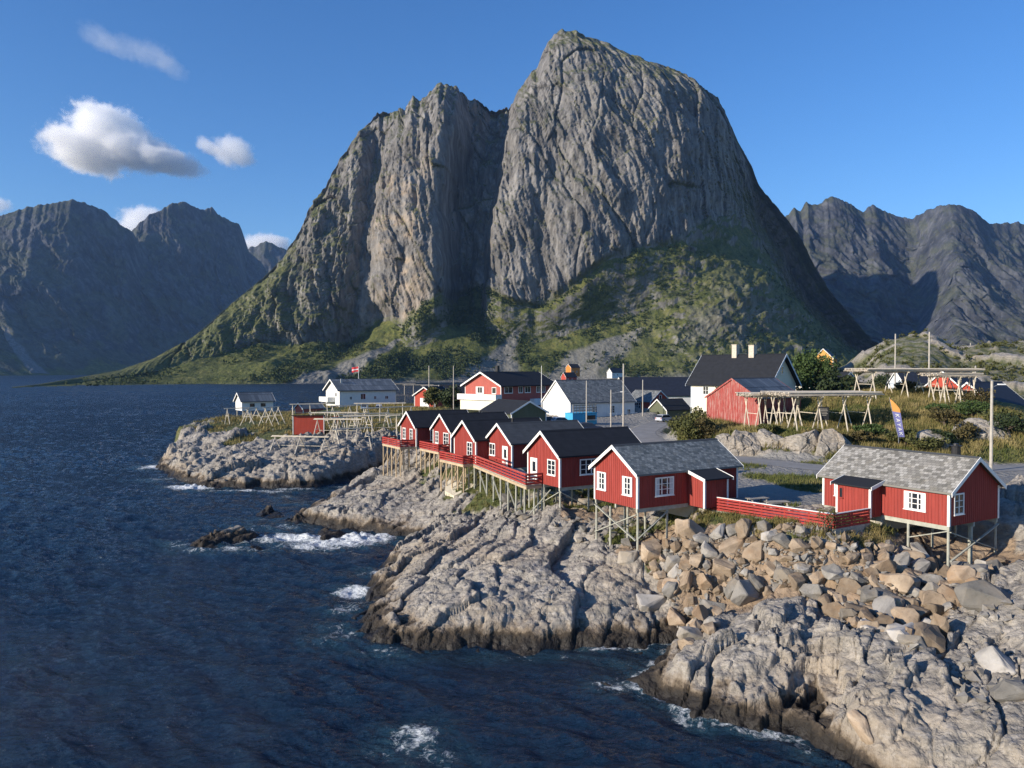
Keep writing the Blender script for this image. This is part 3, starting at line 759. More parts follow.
low = (h01 == 0) * sstep(0.06, 0.0, tal) if False else (h01 == 0) * (1 - sstep(0.02, 0.06, tal))
CV[..., 0] = np.clip(veg * (1 - 0.9 * scr) * (1 - 0.9 * low), 0, 1)
CV[..., 1] = np.clip(np.maximum(scr, low * 0.9), 0, 1)
pil = np.exp(-((lean - 400) / 26) ** 2) * (1 - sstep(0.45, 0.75, h01)) * cl
CV[..., 2] = np.clip(0.95 * pil * sstep(-0.3, 0.4, vn) + 0.3 * cl * sstep(0.1, 0.5, vn) * (1 - sstep(0.1, 0.35, h01)) * (PX2 > 480) * (PX2 < 700), 0, 1)
mtn = grid_obj('granite_mountain', PM, M_MTN, True, {'cover': CV})
mtn['kind'] = 'structure'
MTN_P, MTN_C, MTN_N = PM, CV, n_t

# ---- ranges beyond the fjord
def far_range(name, sil, dr_pts, base_d, base_py, seed, nu=520, nv=260, pow_=1.15, amp=1.0, vegamt=0.35, scree=None, jag=1.5):
    px = np.linspace(sil[0][0], sil[-1][0], nu)
    rp = ip(px, sil) + jag * 0.9 * ridged(px * 0.09, px * 0, 4, seed)
    Dr = ip(px, dr_pts, 10); D0 = ip(px, base_d, 10)
    Xr, Zr = col_world(px, rp, Dr)
    X0, _ = col_world(px, rp * 0 + base_py, D0)
    n1, n2 = nv, 30
    tv = np.linspace(0, 1, n1)[None]; tb = np.linspace(0, 1, n2 + 1)[None, 1:]
    PF = np.zeros((nu, n1 + n2, 3))
    PF[:, :n1, 0] = X0[:, None] + (Xr - X0)[:, None] * tv
    PF[:, :n1, 1] = D0[:, None] + (Dr - D0)[:, None] * tv
    PF[:, :n1, 2] = -2 + (Zr[:, None] + 2) * (0.5 * tv ** 1.1 + 0.5 * tv ** 2.6)
    PF[:, n1:, 0] = Xr[:, None] + 0 * tb; PF[:, n1:, 1] = Dr[:, None] + 900 * tb; PF[:, n1:, 2] = Zr[:, None] * (1 - tb) - 3 * tb
    L = PF[..., 0] * 0.6 + PF[..., 1] * 0.6; Z = PF[..., 2]
    e = np.concatenate([np.sin(tv[0] * math.pi) ** 0.6, 0 * tb[0]])[None]
    w = 60 * fbm(L / 300, Z / 300, 3, seed + 1)
    d = ridged((L + w) / 300, Z / 900, 3, seed + 2, 0.5) * 55 + ridged((L + w) / 80, Z / 340, 4, seed + 3, 0.6) * 20 + fbm(L / 50, Z / 60, 5, seed + 4) * 11
    sl, ed = blocks(L, Z, 60, R(60), 1.6, seed + 9, 0.3)
    d = d + 0.25 * sl - 10 * np.exp(-(ed / 4) ** 2)
    PF[..., 1] -= amp * d * e
    PF[..., 2] += amp * e * 18 * fbm(L / 140, PF[..., 1] / 200, 4, seed + 6)
    a = np.gradient(PF, axis=0); b = np.gradient(PF, axis=1)
    nn = np.cross(a, b); nn /= np.linalg.norm(nn, axis=-1, keepdims=True) + 1e-9
    nzz = np.abs(nn[..., 2]); vn = fbm(L / 120, Z / 90, 5, seed + 7)
    C = np.zeros(PF.shape, np.float32)
    tvv = np.concatenate([tv[0], 1 + 0 * tb[0]])[None]
    C[..., 0] = np.clip(sstep(0.5, 0.8, nzz + 0.45 * vn) * vegamt + (1 - sstep(0.05, 0.22, tvv + 0.2 * vn)) * 0.9, 0, 1)
    if scree:
        for a0, t0, w0, w1 in scree:
            xx = (px[:, None] - a0 - (t0 - tvv) * 60)
            C[..., 1] = np.maximum(C[..., 1], (1 - sstep(0.5, 1, np.abs(xx) / (w0 + (w1 - w0) * (t0 - tvv)).clip(1))) * (tvv < t0) * (tvv > 0.03))
        C[..., 0] *= 1 - C[..., 1]
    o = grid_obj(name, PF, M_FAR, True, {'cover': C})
    o['kind'] = 'structure'
    return o
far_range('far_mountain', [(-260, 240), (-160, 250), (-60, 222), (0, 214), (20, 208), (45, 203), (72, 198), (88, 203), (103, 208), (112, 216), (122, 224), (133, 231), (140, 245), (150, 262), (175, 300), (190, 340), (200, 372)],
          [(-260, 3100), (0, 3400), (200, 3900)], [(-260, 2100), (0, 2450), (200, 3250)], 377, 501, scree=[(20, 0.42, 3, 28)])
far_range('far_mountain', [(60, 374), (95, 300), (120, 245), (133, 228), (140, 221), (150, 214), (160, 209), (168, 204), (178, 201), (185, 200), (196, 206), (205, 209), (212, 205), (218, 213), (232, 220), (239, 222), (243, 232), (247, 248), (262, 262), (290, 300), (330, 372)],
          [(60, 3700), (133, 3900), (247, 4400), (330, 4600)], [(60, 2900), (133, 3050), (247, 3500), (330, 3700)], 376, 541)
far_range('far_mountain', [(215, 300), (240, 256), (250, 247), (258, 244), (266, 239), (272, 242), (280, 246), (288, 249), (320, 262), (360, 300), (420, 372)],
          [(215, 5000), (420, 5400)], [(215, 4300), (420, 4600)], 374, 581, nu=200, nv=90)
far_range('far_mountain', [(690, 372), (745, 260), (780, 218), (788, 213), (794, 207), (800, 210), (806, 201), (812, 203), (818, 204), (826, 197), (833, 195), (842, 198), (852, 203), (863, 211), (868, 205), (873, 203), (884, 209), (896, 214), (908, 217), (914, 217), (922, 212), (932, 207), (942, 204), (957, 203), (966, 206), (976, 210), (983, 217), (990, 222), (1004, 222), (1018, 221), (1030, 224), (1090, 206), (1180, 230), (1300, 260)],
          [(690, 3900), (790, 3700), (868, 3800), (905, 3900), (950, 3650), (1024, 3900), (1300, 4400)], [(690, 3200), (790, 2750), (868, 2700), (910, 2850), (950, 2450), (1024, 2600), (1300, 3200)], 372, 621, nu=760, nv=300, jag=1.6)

# ---- unseen ranges, added and shaped to shade the ones across the fjord
far_range('west_shade_range', [(-1200, 120), (-900, 20), (-700, -60), (-520, -40), (-420, 60), (-330, 180), (-280, 372)], [(-1200, 2700), (-280, 3400)], [(-1200, 2000), (-280, 2600)], 380, 701, nu=120, nv=60)
far_range('back_shade_range', [(380, 372), (440, 260), (500, 170), (540, 110), (560, 70), (600, 62), (660, 92), (720, 150), (760, 240), (790, 372)], [(330, 2500), (790, 2700)], [(330, 2250), (790, 2400)], 372, 741, nu=120, nv=60)  # hidden behind the dome, raised to throw shade on the right-hand range

# ================================================================== air
hz = MB(); hz.box(-9000, 9000, -600, 8000, -7, 1500)
haze = hz.build('haze', None)
haze['kind'] = 'stuff'
t = NT('air')
pv = t.n('ShaderNodeVolumePrincipled')
pv.inputs['Color'].default_value = (0.36, 0.60, 1.0, 1)
pv.inputs['Density'].default_value = 0.000035
pv.inputs['Anisotropy'].default_value = 0.25
t.l(pv.outputs[0], t.out.inputs['Volume'])
haze.data.materials.clear(); haze.data.materials.append(t.m)

# ================================================================== clouds
def cloud(name, px, py, d, lobes, dens, seed, label):
    """one heap of vapour: a closed hull round the lobes, filled with uneven vapour"""
    c = Vector(at_d(px, py, d)); k = d / FPX
    e = MB()
    x0 = min(l[0] - l[2] * 1.35 for l in lobes) * k; x1 = max(l[0] + l[2] * 1.35 for l in lobes) * k
    z0 = min(l[1] - l[3] * 1.35 for l in lobes) * k; z1 = max(l[1] + l[3] * 1.35 for l in lobes) * k
    dy = 0.55 * (z1 - z0) + 0.12 * (x1 - x0)
    e.box(x0, x1, -dy, dy, z0, z1)
    o = e.build(name, None); o.location = c; o.data.materials.clear()
    t = NT(name + '_vapour'); v = t.objc()
    n = t.noise(3.0 / (k * 40), 10, 0.62, v, 0.3)
    n2 = t.noise(11.0 / (k * 40), 6, 0.65, v)
    acc = None
    for lx, lz, rx, rz in lobes:
        mp = t.mapping(v, scale=(1 / (rx * k), 1 / (dy * 0.9), 1 / (rz * k)), loc=(-lx / rx, 0, -lz / rz))
        ln = t.n('ShaderNodeVectorMath', operation='LENGTH'); t.l(mp, ln.inputs[0])
        f = t.math('SUBTRACT', 1.0, ln.outputs['Value'])
        acc = f if acc is None else t.math('MAXIMUM', acc, f)
    s_ = t.math('ADD', acc, t.math('MULTIPLY', t.math('SUBTRACT', n, 0.5), 1.5))
    s_ = t.math('ADD', s_, t.math('MULTIPLY', t.math('SUBTRACT', n2, 0.5), 0.7))
    dd = t.mapr(s_, 0.05, 0.42, 0.0, dens)
    p = t.n('ShaderNodeVolumePrincipled'); p.inputs['Color'].default_value = (1, 1, 1, 1); p.inputs['Anisotropy'].default_value = 0.1
    t.l(dd, p.inputs['Density']); t.l(p.outputs[0], t.out.inputs['Volume'])
    o.data.materials.append(t.m)
    tag(o, label, 'cloud')
cloud('cloud', 118, 143, 9500, [(-30, -8, 34, 23), (-6, 8, 36, 26), (-38, -3, 24, 17), (20, -10, 36, 17), (52, -19, 30, 9), (-8, 22, 22, 12)], 0.011, 1, 'big white cumulus cloud over the left mountains')
cloud('cloud', 231, 151, 9500, [(0, 0, 20, 15), (10, -6, 14, 9), (-22, 4, 10, 7)], 0.006, 2, 'small ragged white cloud right of the big cumulus')
cloud('cloud', 133, 48, 11000, [(-34, 10, 18, 9), (-8, 0, 24, 9), (20, -8, 22, 10), (36, -18, 14, 8)], 0.0006, 3, 'thin wispy cloud high above the big cumulus')
cloud('cloud', 145, 222, 12000, [(0, 0, 26, 16), (-6, -8, 20, 12)], 0.008, 4, 'white cloud peeping through the gap between the left peaks')
cloud('cloud', 262, 245, 12000, [(0, 0, 26, 12), (-14, -4, 18, 9), (14, 0, 16, 9)], 0.007, 5, 'white cloud low between the left peaks and the granite dome')
cloud('cloud', -4, 205, 12000, [(0, 0, 16, 9)], 0.004, 6, 'small pale cloud cut off by the left edge')
# ================================================================== object materials
def boards_mat(name, col, var=0.16, weather=0.0, rough=0.75):
    t = NT(name)
    v = t.objc()
    st = t.noise(1.0, 6, 0.65, t.mapping(v, scale=(5.0, 5.0, 0.35)))
    bl = t.noise(0.7, 5, 0.6, v)
    c = t.ramp(st, [(0.3, tuple(k * (1 - var) for k in col)), (0.7, tuple(min(1, k * (1 + var)) for k in col))])
    c = t.mix(t.mapr(bl, 0.45, 0.75, 0, 0.35), c, tuple(k * 0.72 for k in col))
    fd = t.noise(1.0, 7, 0.68, t.mapping(v, scale=(6, 6, 0.45), loc=(3, 7, 1)))
    c = t.mix(t.mapr(fd, 0.54, 0.68, 0, 0.30), c, tuple(min(0.85, 0.72 * k + 0.075) for k in col))          # sun faded boards
    if weather:
        n = t.noise(1.0, 8, 0.72, t.mapping(v, scale=(9, 9, 0.55)))
        c = t.mix(t.mapr(n, 0.48, 0.62, 0, weather), c, (0.44, 0.31, 0.27))
    nb = t.bump(t.noise(1.0, 4, 0.6, t.mapping(v, scale=(22, 22, 0.8))), 0.3, 0.02)
    t.bsdf(c, rough, nb, 0.25)
    return t.m
M_RED = boards_mat('falu_red_boards', (0.275, 0.044, 0.034), 0.24)
M_REDRAIL = boards_mat('red_railing_paint', (0.33, 0.042, 0.034))
M_BRIGHTRED = boards_mat('bright_red_boards', (0.42, 0.065, 0.040))
M_SALMON = boards_mat('salmon_red_boards', (0.42, 0.11, 0.085))
M_OLDRED = boards_mat('weathered_red_boards', (0.31, 0.052, 0.043), 0.3, 0.75)
M_WHITEB = boards_mat('white_boards', (0.74, 0.73, 0.69), 0.06)
M_CREAM = boards_mat('cream_boards', (0.74, 0.69, 0.56), 0.06)
M_PALEBLUE = boards_mat('pale_boards', (0.66, 0.72, 0.78), 0.06)
M_GREEN = boards_mat('olive_boards', (0.11, 0.12, 0.075), 0.15)
M_YELLOW = boards_mat('ochre_boards', (0.62, 0.33, 0.09), 0.1)
M_ORANGE = boards_mat('orange_boards', (0.62, 0.22, 0.04), 0.1)
M_BLUE = boards_mat('turquoise_paint', (0.06, 0.36, 0.58), 0.12)
M_TRIM = simple('white_trim_paint', (0.78, 0.77, 0.73), 0.6, 0.05, 4)
M_GREYWOOD = simple('weathered_grey_wood', (0.34, 0.31, 0.26), 0.9, 0.3, 1.4, 0.3, streak=(1, 1, 1))
M_PALEWOOD = simple('bleached_rack_wood', (0.56, 0.50, 0.40), 0.9, 0.22, 1.4, 0.2)
M_BED = simple('pole_bed_wood', (0.56, 0.49, 0.39), 0.9, 0.2, 1.4, 0.2)
M_STILT = simple('stilt_timber', (0.36, 0.36, 0.30), 0.9, 0.22, 2.0, 0.2)
M_STILTWARM = simple('tan_stilt_timber', (0.44, 0.34, 0.22), 0.9, 0.22, 2.0, 0.2)
M_CONC = simple('concrete', (0.40, 0.37, 0.31), 0.92, 0.16, 1.2, 0.2)
M_CONCPALE = simple('pale_concrete_slab', (0.56, 0.50, 0.38), 0.92, 0.12, 0.9, 0.2)
M_BLACKM = simple('black_metal', (0.02, 0.02, 0.022), 0.5, 0.2, 5)
M_METAL = simple('galvanised_metal', (0.42, 0.43, 0.44), 0.5, 0.15, 5, metal=0.6)
M_POLE = simple('grey_pole_timber', (0.40, 0.37, 0.32), 0.9, 0.2, 2.0, 0.1)
M_BRICK = simple('chimney_render', (0.52, 0.46, 0.38), 0.9, 0.2, 3, 0.2)
M_TYRE = simple('tyre_rubber', (0.02, 0.02, 0.02), 0.9, 0.2, 5)
M_GLASS = NT('window_glass'); M_GLASS.bsdf((0.020, 0.024, 0.030), 0.06, None, 0.6); M_GLASS = M_GLASS.m
M_CURTAIN = simple('white_curtain', (0.55, 0.55, 0.55), 0.9, 0.1, 6)
def felt_mat(name, col, rough=0.85, seam=0.9):
    t = NT(name); u = t.uv()
    f = t.noise(1.2, 6, 0.6, u)
    c = t.ramp(f, [(0.3, tuple(k * 0.8 for k in col)), (0.7, tuple(k * 1.25 for k in col))])
    w = t.n('ShaderNodeTexWave', wave_type='BANDS', bands_direction='Y', wave_profile='SIN')
    t.l(u, w.inputs['Vector']); w.inputs['Scale'].default_value = 0.314 / seam * 10 / 10
    c = t.mix(t.mapr(w.outputs['Fac'], 0.985, 1.0, 0, 0.5), c, tuple(k * 1.6 for k in col))
    nb = t.bump(t.noise(30, 3, 0.6, u), 0.2, 0.01)
    t.bsdf(c, rough, nb, 0.25)
    return t.m
M_FELT = felt_mat('black_roof_felt', (0.017, 0.019, 0.024))
M_FELTGREY = felt_mat('grey_roof_felt', (0.055, 0.060, 0.066))
M_FELTBLUE = felt_mat('dark_roof_sheet', (0.020, 0.024, 0.036), 0.6)
def slate_mat(name, lo, mid, hi, sx, sy, mortar=0.25, lichen=None):
    t = NT(name); u = t.uv()
    b = t.n('ShaderNodeTexBrick', offset=0.5)
    t.l(t.mapping(u, scale=(1 / sx, 1 / sy, 1)), b.inputs['Vector'])
    b.inputs['Color1'].default_value = (0, 0, 0, 1); b.inputs['Color2'].default_value = (1, 1, 1, 1); b.inputs['Mortar'].default_value = (0, 0, 0, 1)
    b.inputs['Scale'].default_value = 1.0; b.inputs['Mortar Size'].default_value = 0.03; b.inputs['Mortar Smooth'].default_value = 0.1
    b.inputs['Bias'].default_value = 0.0; b.inputs['Brick Width'].default_value = 1.0; b.inputs['Row Height'].default_value = 1.0
    big = t.noise(0.5, 5, 0.6, u); fine = t.noise(7, 5, 0.6, u)
    f = t.math('ADD', t.math('MULTIPLY', b.outputs['Color'], 0.55), t.math('MULTIPLY', big, 0.45))
    f = t.math('ADD', t.math('MULTIPLY', f, 0.75), t.math('MULTIPLY', fine, 0.25))
    c = t.ramp(f, [(0.25, lo), (0.48, mid), (0.72, hi)])
    if lichen: c = t.mix(t.mapr(t.noise(1.6, 6, 0.65, u), 0.52, 0.7, 0, 0.7), c, lichen)
    c = t.mix(t.mapr(b.outputs['Fac'], 0.2, 0.9, 0, 0.75), c, tuple(k * 0.35 for k in lo))
    nb = t.bump(t.math('SUBTRACT', t.math('MULTIPLY', b.outputs['Color'], 0.5), b.outputs['Fac']), 0.7, 0.03)
    t.bsdf(c, 0.7, nb, 0.35)
    return t.m
M_SLATE = slate_mat('grey_slate', (0.075, 0.088, 0.092), (0.145, 0.16, 0.16), (0.27, 0.285, 0.275), 0.27, 0.22, lichen=(0.19, 0.19, 0.165))
M_SLATEB = slate_mat('lichened_slate', (0.12, 0.115, 0.10), (0.235, 0.225, 0.20), (0.40, 0.385, 0.35), 0.30, 0.26, lichen=(0.27, 0.245, 0.19))
M_SLATEC = slate_mat('old_slate', (0.085, 0.095, 0.098), (0.15, 0.16, 0.162), (0.23, 0.24, 0.235), 0.5, 0.4, lichen=(0.18, 0.175, 0.15))
M_BARNROOF = slate_mat('blue_grey_roof_sheet', (0.07, 0.085, 0.10), (0.115, 0.135, 0.155), (0.17, 0.19, 0.21), 0.9, 3.0)
# ================================================================== building kit
# local frame: ridge along +x, gable 0 at x=0, gable 1 at x=L, long sides y=-W/2 ('s-') and y=+W/2 ('s+'), floor at z=0
def face_frame(face, L, W):
    """origin, along, outward for a wall face (along runs left to right seen from outside)"""
    if face == 'g0': return Vector((0, W / 2, 0)), Vector((0, -1, 0)), Vector((-1, 0, 0))
    if face == 'g1': return Vector((L, -W / 2, 0)), Vector((0, 1, 0)), Vector((1, 0, 0))
    if face == 's-': return Vector((0, -W / 2, 0)), Vector((1, 0, 0)), Vector((0, -1, 0))
    return Vector((L, W / 2, 0)), Vector((-1, 0, 0)), Vector((0, 1, 0))
def obar(mb, o, al, out, a0, a1, z0, z1, d0, d1):
    """box on a wall face: a along, z up, d outwards"""
    pts = []
    for d in (d0, d1):
        for a, z in ((a0, z0), (a1, z0), (a1, z1), (a0, z1)):
            pts.append(tuple(o + al * a + out * d + Vector((0, 0, z))))
    b = len(mb.v); mb.v += pts
    for q in ((0, 1, 2, 3), (4, 7, 6, 5), (0, 4, 5, 1), (1, 5, 6, 2), (2, 6, 7, 3), (3, 7, 4, 0)):
        mb.f.append(tuple(b + i for i in q))
def window(root, fr, a, z, w, h, cols=2, rows=2, frame=0.10, off=0.0, mat=None, curtain=False):
    o, al, out = fr
    m = MB(); d0, d1 = off - 0.02, off + 0.075
    a0, a1 = a - w / 2, a + w / 2
    obar(m, o, al, out, a0, a1, z, z + frame, d0, d1); obar(m, o, al, out, a0, a1, z + h - frame, z + h, d0, d1)
    obar(m, o, al, out, a0, a0 + frame, z + frame, z + h - frame, d0, d1 - 0.004); obar(m, o, al, out, a1 - frame, a1, z + frame, z + h - frame, d0, d1 - 0.004)
    iw, ih = w - 2 * frame, h - 2 * frame
    for c in range(1, cols):
        x = a0 + frame + iw * c / cols
        obar(m, o, al, out, x - 0.045, x + 0.045, z + frame, z + h - frame, d0, d1 - 0.02)
    for r in range(1, rows):
        y = z + frame + ih * r / rows
        obar(m, o, al, out, a0 + frame, a1 - frame, y - 0.022, y + 0.022, d0, d1 - 0.032)
    obar(m, o, al, out, a0 - 0.04, a1 + 0.04, z - 0.04, z, d0, d1 + 0.05)
    f = m.build('window', mat or M_TRIM, root)
    p = MB(); obar(p, o, al, out, a0 + frame * 0.8, a1 - frame * 0.8, z + frame * 0.8, z + h - frame * 0.8, off - 0.015, off + 0.031)
    p.build('pane', M_GLASS, f)
    if curtain:
        for ca, cb in ((a0 + frame, a0 + frame + iw * 0.2), (a1 - frame - iw * 0.2, a1 - frame)):
            k = MB(); obar(k, o, al, out, ca, cb, z + frame, z + h - frame, off + 0.0315, off + 0.036); k.build('curtain', M_CURTAIN, f)
    return f
def door(root, fr, a, z, w, h, mat=None, glass=True, off=0.0):
    o, al, out = fr
    m = MB(); obar(m, o, al, out, a - w / 2, a + w / 2, z, z + h, off - 0.02, off + 0.05)
    obar(m, o, al, out, a - w / 2 - 0.1, a - w / 2, z, z + h + 0.1, off - 0.02, off + 0.085); obar(m, o, al, out, a + w / 2, a + w / 2 + 0.1, z, z + h + 0.1, off - 0.02, off + 0.085)
    obar(m, o, al, out, a - w / 2, a + w / 2, z + h, z + h + 0.1, off - 0.02, off + 0.08)
    d = m.build('door', mat or M_TRIM, root)
    if glass:
        g = MB(); obar(g, o, al, out, a - w * 0.28, a + w * 0.28, z + h * 0.42, z + h * 0.88, off + 0.03, off + 0.056); g.build('pane', M_GLASS, d)
    k = MB(); obar(k, o, al, out, a + w * 0.34, a + w * 0.40, z + h * 0.47, z + h * 0.51, off + 0.05, off + 0.11); k.build('handle', M_BLACKM, d)
    return d
def shell(root, L, W, wh, rise, wall, roof, over=0.32, eave=0.30, thick=0.14, batten=0.24, floor_drop=0.0, trim=True, corner=True, trimmat=None, wall_name='wall', asym=0.0, gable_mats=None):
    """walls with board-and-batten cladding, pitched roof, bargeboards and corner boards"""
    tm = trimmat or M_TRIM
    hw = W / 2
    pk = asym                                             # ridge offset across
    w = MB()
    prof = [(-hw, -floor_drop), (hw, -floor_drop), (hw, wh), (pk, wh + rise), (-hw, wh)]
    w.extr(prof, 0, L, 'x')
    if batten:
        n = int(L / batten)
        for i in range(1, n):
            x = L * i / n
            w.box(x - 0.025, x + 0.025, -hw - 0.022, -hw + 0.01, -floor_drop, wh - 0.02)
            w.box(x - 0.025, x + 0.025, hw - 0.01, hw + 0.022, -floor_drop, wh - 0.02)
        n = int(W / batten)
        for i in range(1, n):
            y = -hw + W * i / n
            zt = wh + rise * (1 - (abs(y - pk) / (hw + (pk if y < pk else -pk))))
            w.box(-0.022, 0.01, y - 0.025, y + 0.025, -floor_drop, zt - 0.04); w.box(L - 0.01, L + 0.022, y - 0.025, y + 0.025, -floor_drop, zt - 0.04)
    w.build(wall_name, wall, root)
    r = MB()
    for s in (-1, 1):
        run = hw - s * pk
        sl = math.hypot(run, rise); dz = rise / run
        ye = s * (hw + eave); ze = wh - dz * eave
        top = 0.03
        P0 = [(-over, pk, wh + rise + top), (L + over, pk, wh + rise + top), (L + over, ye, ze + top), (-over, ye, ze + top)]
        Q = [(x, y, z + thick) for x, y, z in P0]
        full = sl * (run + eave) / run
        u0 = 0 if s < 0 else 37.3
        r.quad(Q, [(u0, full), (u0 + L + 2 * over, full), (u0 + L + 2 * over, 0), (u0, 0)])
        r.quad(P0[::-1], [(0, 0)] * 4)
        for i in (1, 2, 3):
            j = (i + 1) % 4
            r.quad([P0[i], P0[j], Q[j], Q[i]], [(0.1, 0.1)] * 4)
    ro = r.build('roof', roof, root)
    # ridge cap
    c = MB(); c.extr([(pk - 0.16, wh + rise + thick - 0.05), (pk + 0.16, wh + rise + thick - 0.05), (pk, wh + rise + thick + 0.075)], -over, L + over, 'x'); c.build('ridge_cap', roof if roof in (M_FELT, M_FELTGREY, M_FELTBLUE) else M_FELTGREY, ro)
    if trim:
        for x0, x1 in ((-over - 0.045, -over + 0.0), (L + over, L + over + 0.045)):
            b = MB()
            for s in (-1, 1):
                run = hw - s * pk; dz = rise / run
                ye = s * (hw + eave + 0.02); ze = wh - dz * (eave + 0.02)
                pts = [(pk, wh + rise + thick + 0.05), (ye, ze + thick + 0.05), (ye, ze - 0.10), (pk, wh + rise - 0.10)]
                if s > 0: pts = pts[::-1]
                b.extr(pts, x0, x1, 'x')
            b.build('bargeboard', tm, root)
    if corner:
        for x in (0, L):
            for y in (-hw, hw):
                k = MB(); sx = -1 if x == 0 else 1; sy = -1 if y < 0 else 1
                k.box(min(x - sx * 0.13, x + sx * 0.035), max(x - sx * 0.13, x + sx * 0.035), min(y - sy * 0.13, y + sy * 0.035), max(y - sy * 0.13, y + sy * 0.035), -floor_drop - 0.02, wh - 0.03)
                k.build('corner_board', tm, root)
    return ro
def local_to_world(root, p):
    c, s = math.cos(root.rotation_euler.z), math.sin(root.rotation_euler.z)
    return root.location.x + c * p[0] - s * p[1], root.location.y + s * p[0] + c * p[1]
def stilt(root, x, y, ztop, mat=None, r=0.085, name='stilt', sink=0.35):
    wx, wy = local_to_world(root, (x, y))
    zb = H(wx, wy) - root.location.z - sink
    if zb > ztop - 0.25: return None
    m = MB(); m.tube((x, y, zb), (x, y, ztop), r * 1.05, r, 8)
    m.build(name, mat or M_STILT, root)
    return zb
def brace(root, p, q, mat=None, w=0.11):
    MB().bar(p, q, w, 0.06).build('brace', mat or M_STILT, root)
def floor_beams(root, L, W, z=-0.16):
    m = MB()
    for y in (-W / 2 + 0.12, 0, W / 2 - 0.12): m.box(0.02, L - 0.02, y - 0.08, y + 0.08, z - 0.14, z + 0.16 - 0.004)
    m.build('floor_beam', M_STILT, root)
def chimney(roof, x, y, z0, z1, w=0.5, mat=None, cap=True):
    m = MB(); m.box(x - w / 2, x + w / 2, y - w / 2, y + w / 2, z0, z1)
    if cap: m.box(x - w / 2 - 0.07, x + w / 2 + 0.07, y - w / 2 - 0.07, y + w / 2 + 0.07, z1 + 0.001, z1 + 0.09)
    return m.build('chimney', mat or M_BRICK, roof)
def flue(roof, x, y, z0, z1, r=0.2):
    m = MB(); m.tube((x, y, z0), (x, y, z1), r, r, 12); m.tube((x, y, z1 + 0.001), (x, y, z1 + 0.06), r * 1.3, r * 1.3, 12); m.tube((x, y, z1 + 0.06), (x, y, z1 + 0.2), r * 0.7, r * 0.55, 10)
    return m.build('chimney', M_BLACKM, roof)
def railing(parent, p, q, h=0.95, nb=4, mat=None, top=None, name='railing', post_gap=1.4):
    """horizontal boards between posts, pale hand rail on top; p,q = floor level ends"""
    p = Vector(p); q = Vector(q); n = max(1, int(round((q - p).length / post_gap)))
    m = MB()
    for i in range(n + 1):
        e = p.lerp(q, i / n); m.bar(e, e + Vector((0, 0, h - 0.03)), 0.09, 0.09)
    out = (q - p).cross(Vector((0, 0, 1))).normalized() * 0.06
    for k in range(nb):
        z = 0.12 + (h - 0.2) * k / max(1, nb - 1)
        m.bar(p + out + Vector((0, 0, z)), q + out + Vector((0, 0, z)), 0.03, 0.145)
    r = m.build(name, mat or M_REDRAIL, parent)
    t_ = MB().bar(p + Vector((0, 0, h)), q + Vector((0, 0, h)), 0.16, 0.045); t_.build('hand_rail', top or M_REDRAIL, r)
    return r

ANG = math.atan2(5.1, 8.6)
DX, DY = Vector((math.cos(ANG), math.sin(ANG), 0)), Vector((-math.sin(ANG), math.cos(ANG), 0))
FZ = 7.7
def cabin_root(label, corner_px=None, z=FZ, apex_px=None, apex_z=None, W=5.3, group='red stilt cabins along the rocky shore', name='stilt_cabin'):
    """corner_px: near bottom corner of the sunny gable; or apex of that gable at height apex_z"""
    if corner_px:
        b = Vector(on_z(corner_px[0], corner_px[1], z)); loc = b + DY * (W / 2)
    else:
        loc = Vector(on_z(apex_px[0], apex_px[1], apex_z))
    loc.z = z
    return empty(name, loc, ANG, label, 'cabin', group)
def under_stilts(root, L, W, mat=None, nx=4, ny=3, ztop=-0.3, depth=5.0):
    zs = {}
    for i in range(nx):
        for j in range(ny):
            x = 0.1 + (L - 0.2) * i / (nx - 1); y = -W / 2 + 0.1 + (W - 0.2) * j / (ny - 1)
            zs[i, j] = (x, y, stilt(root, x, y, ztop, mat))
    return zs

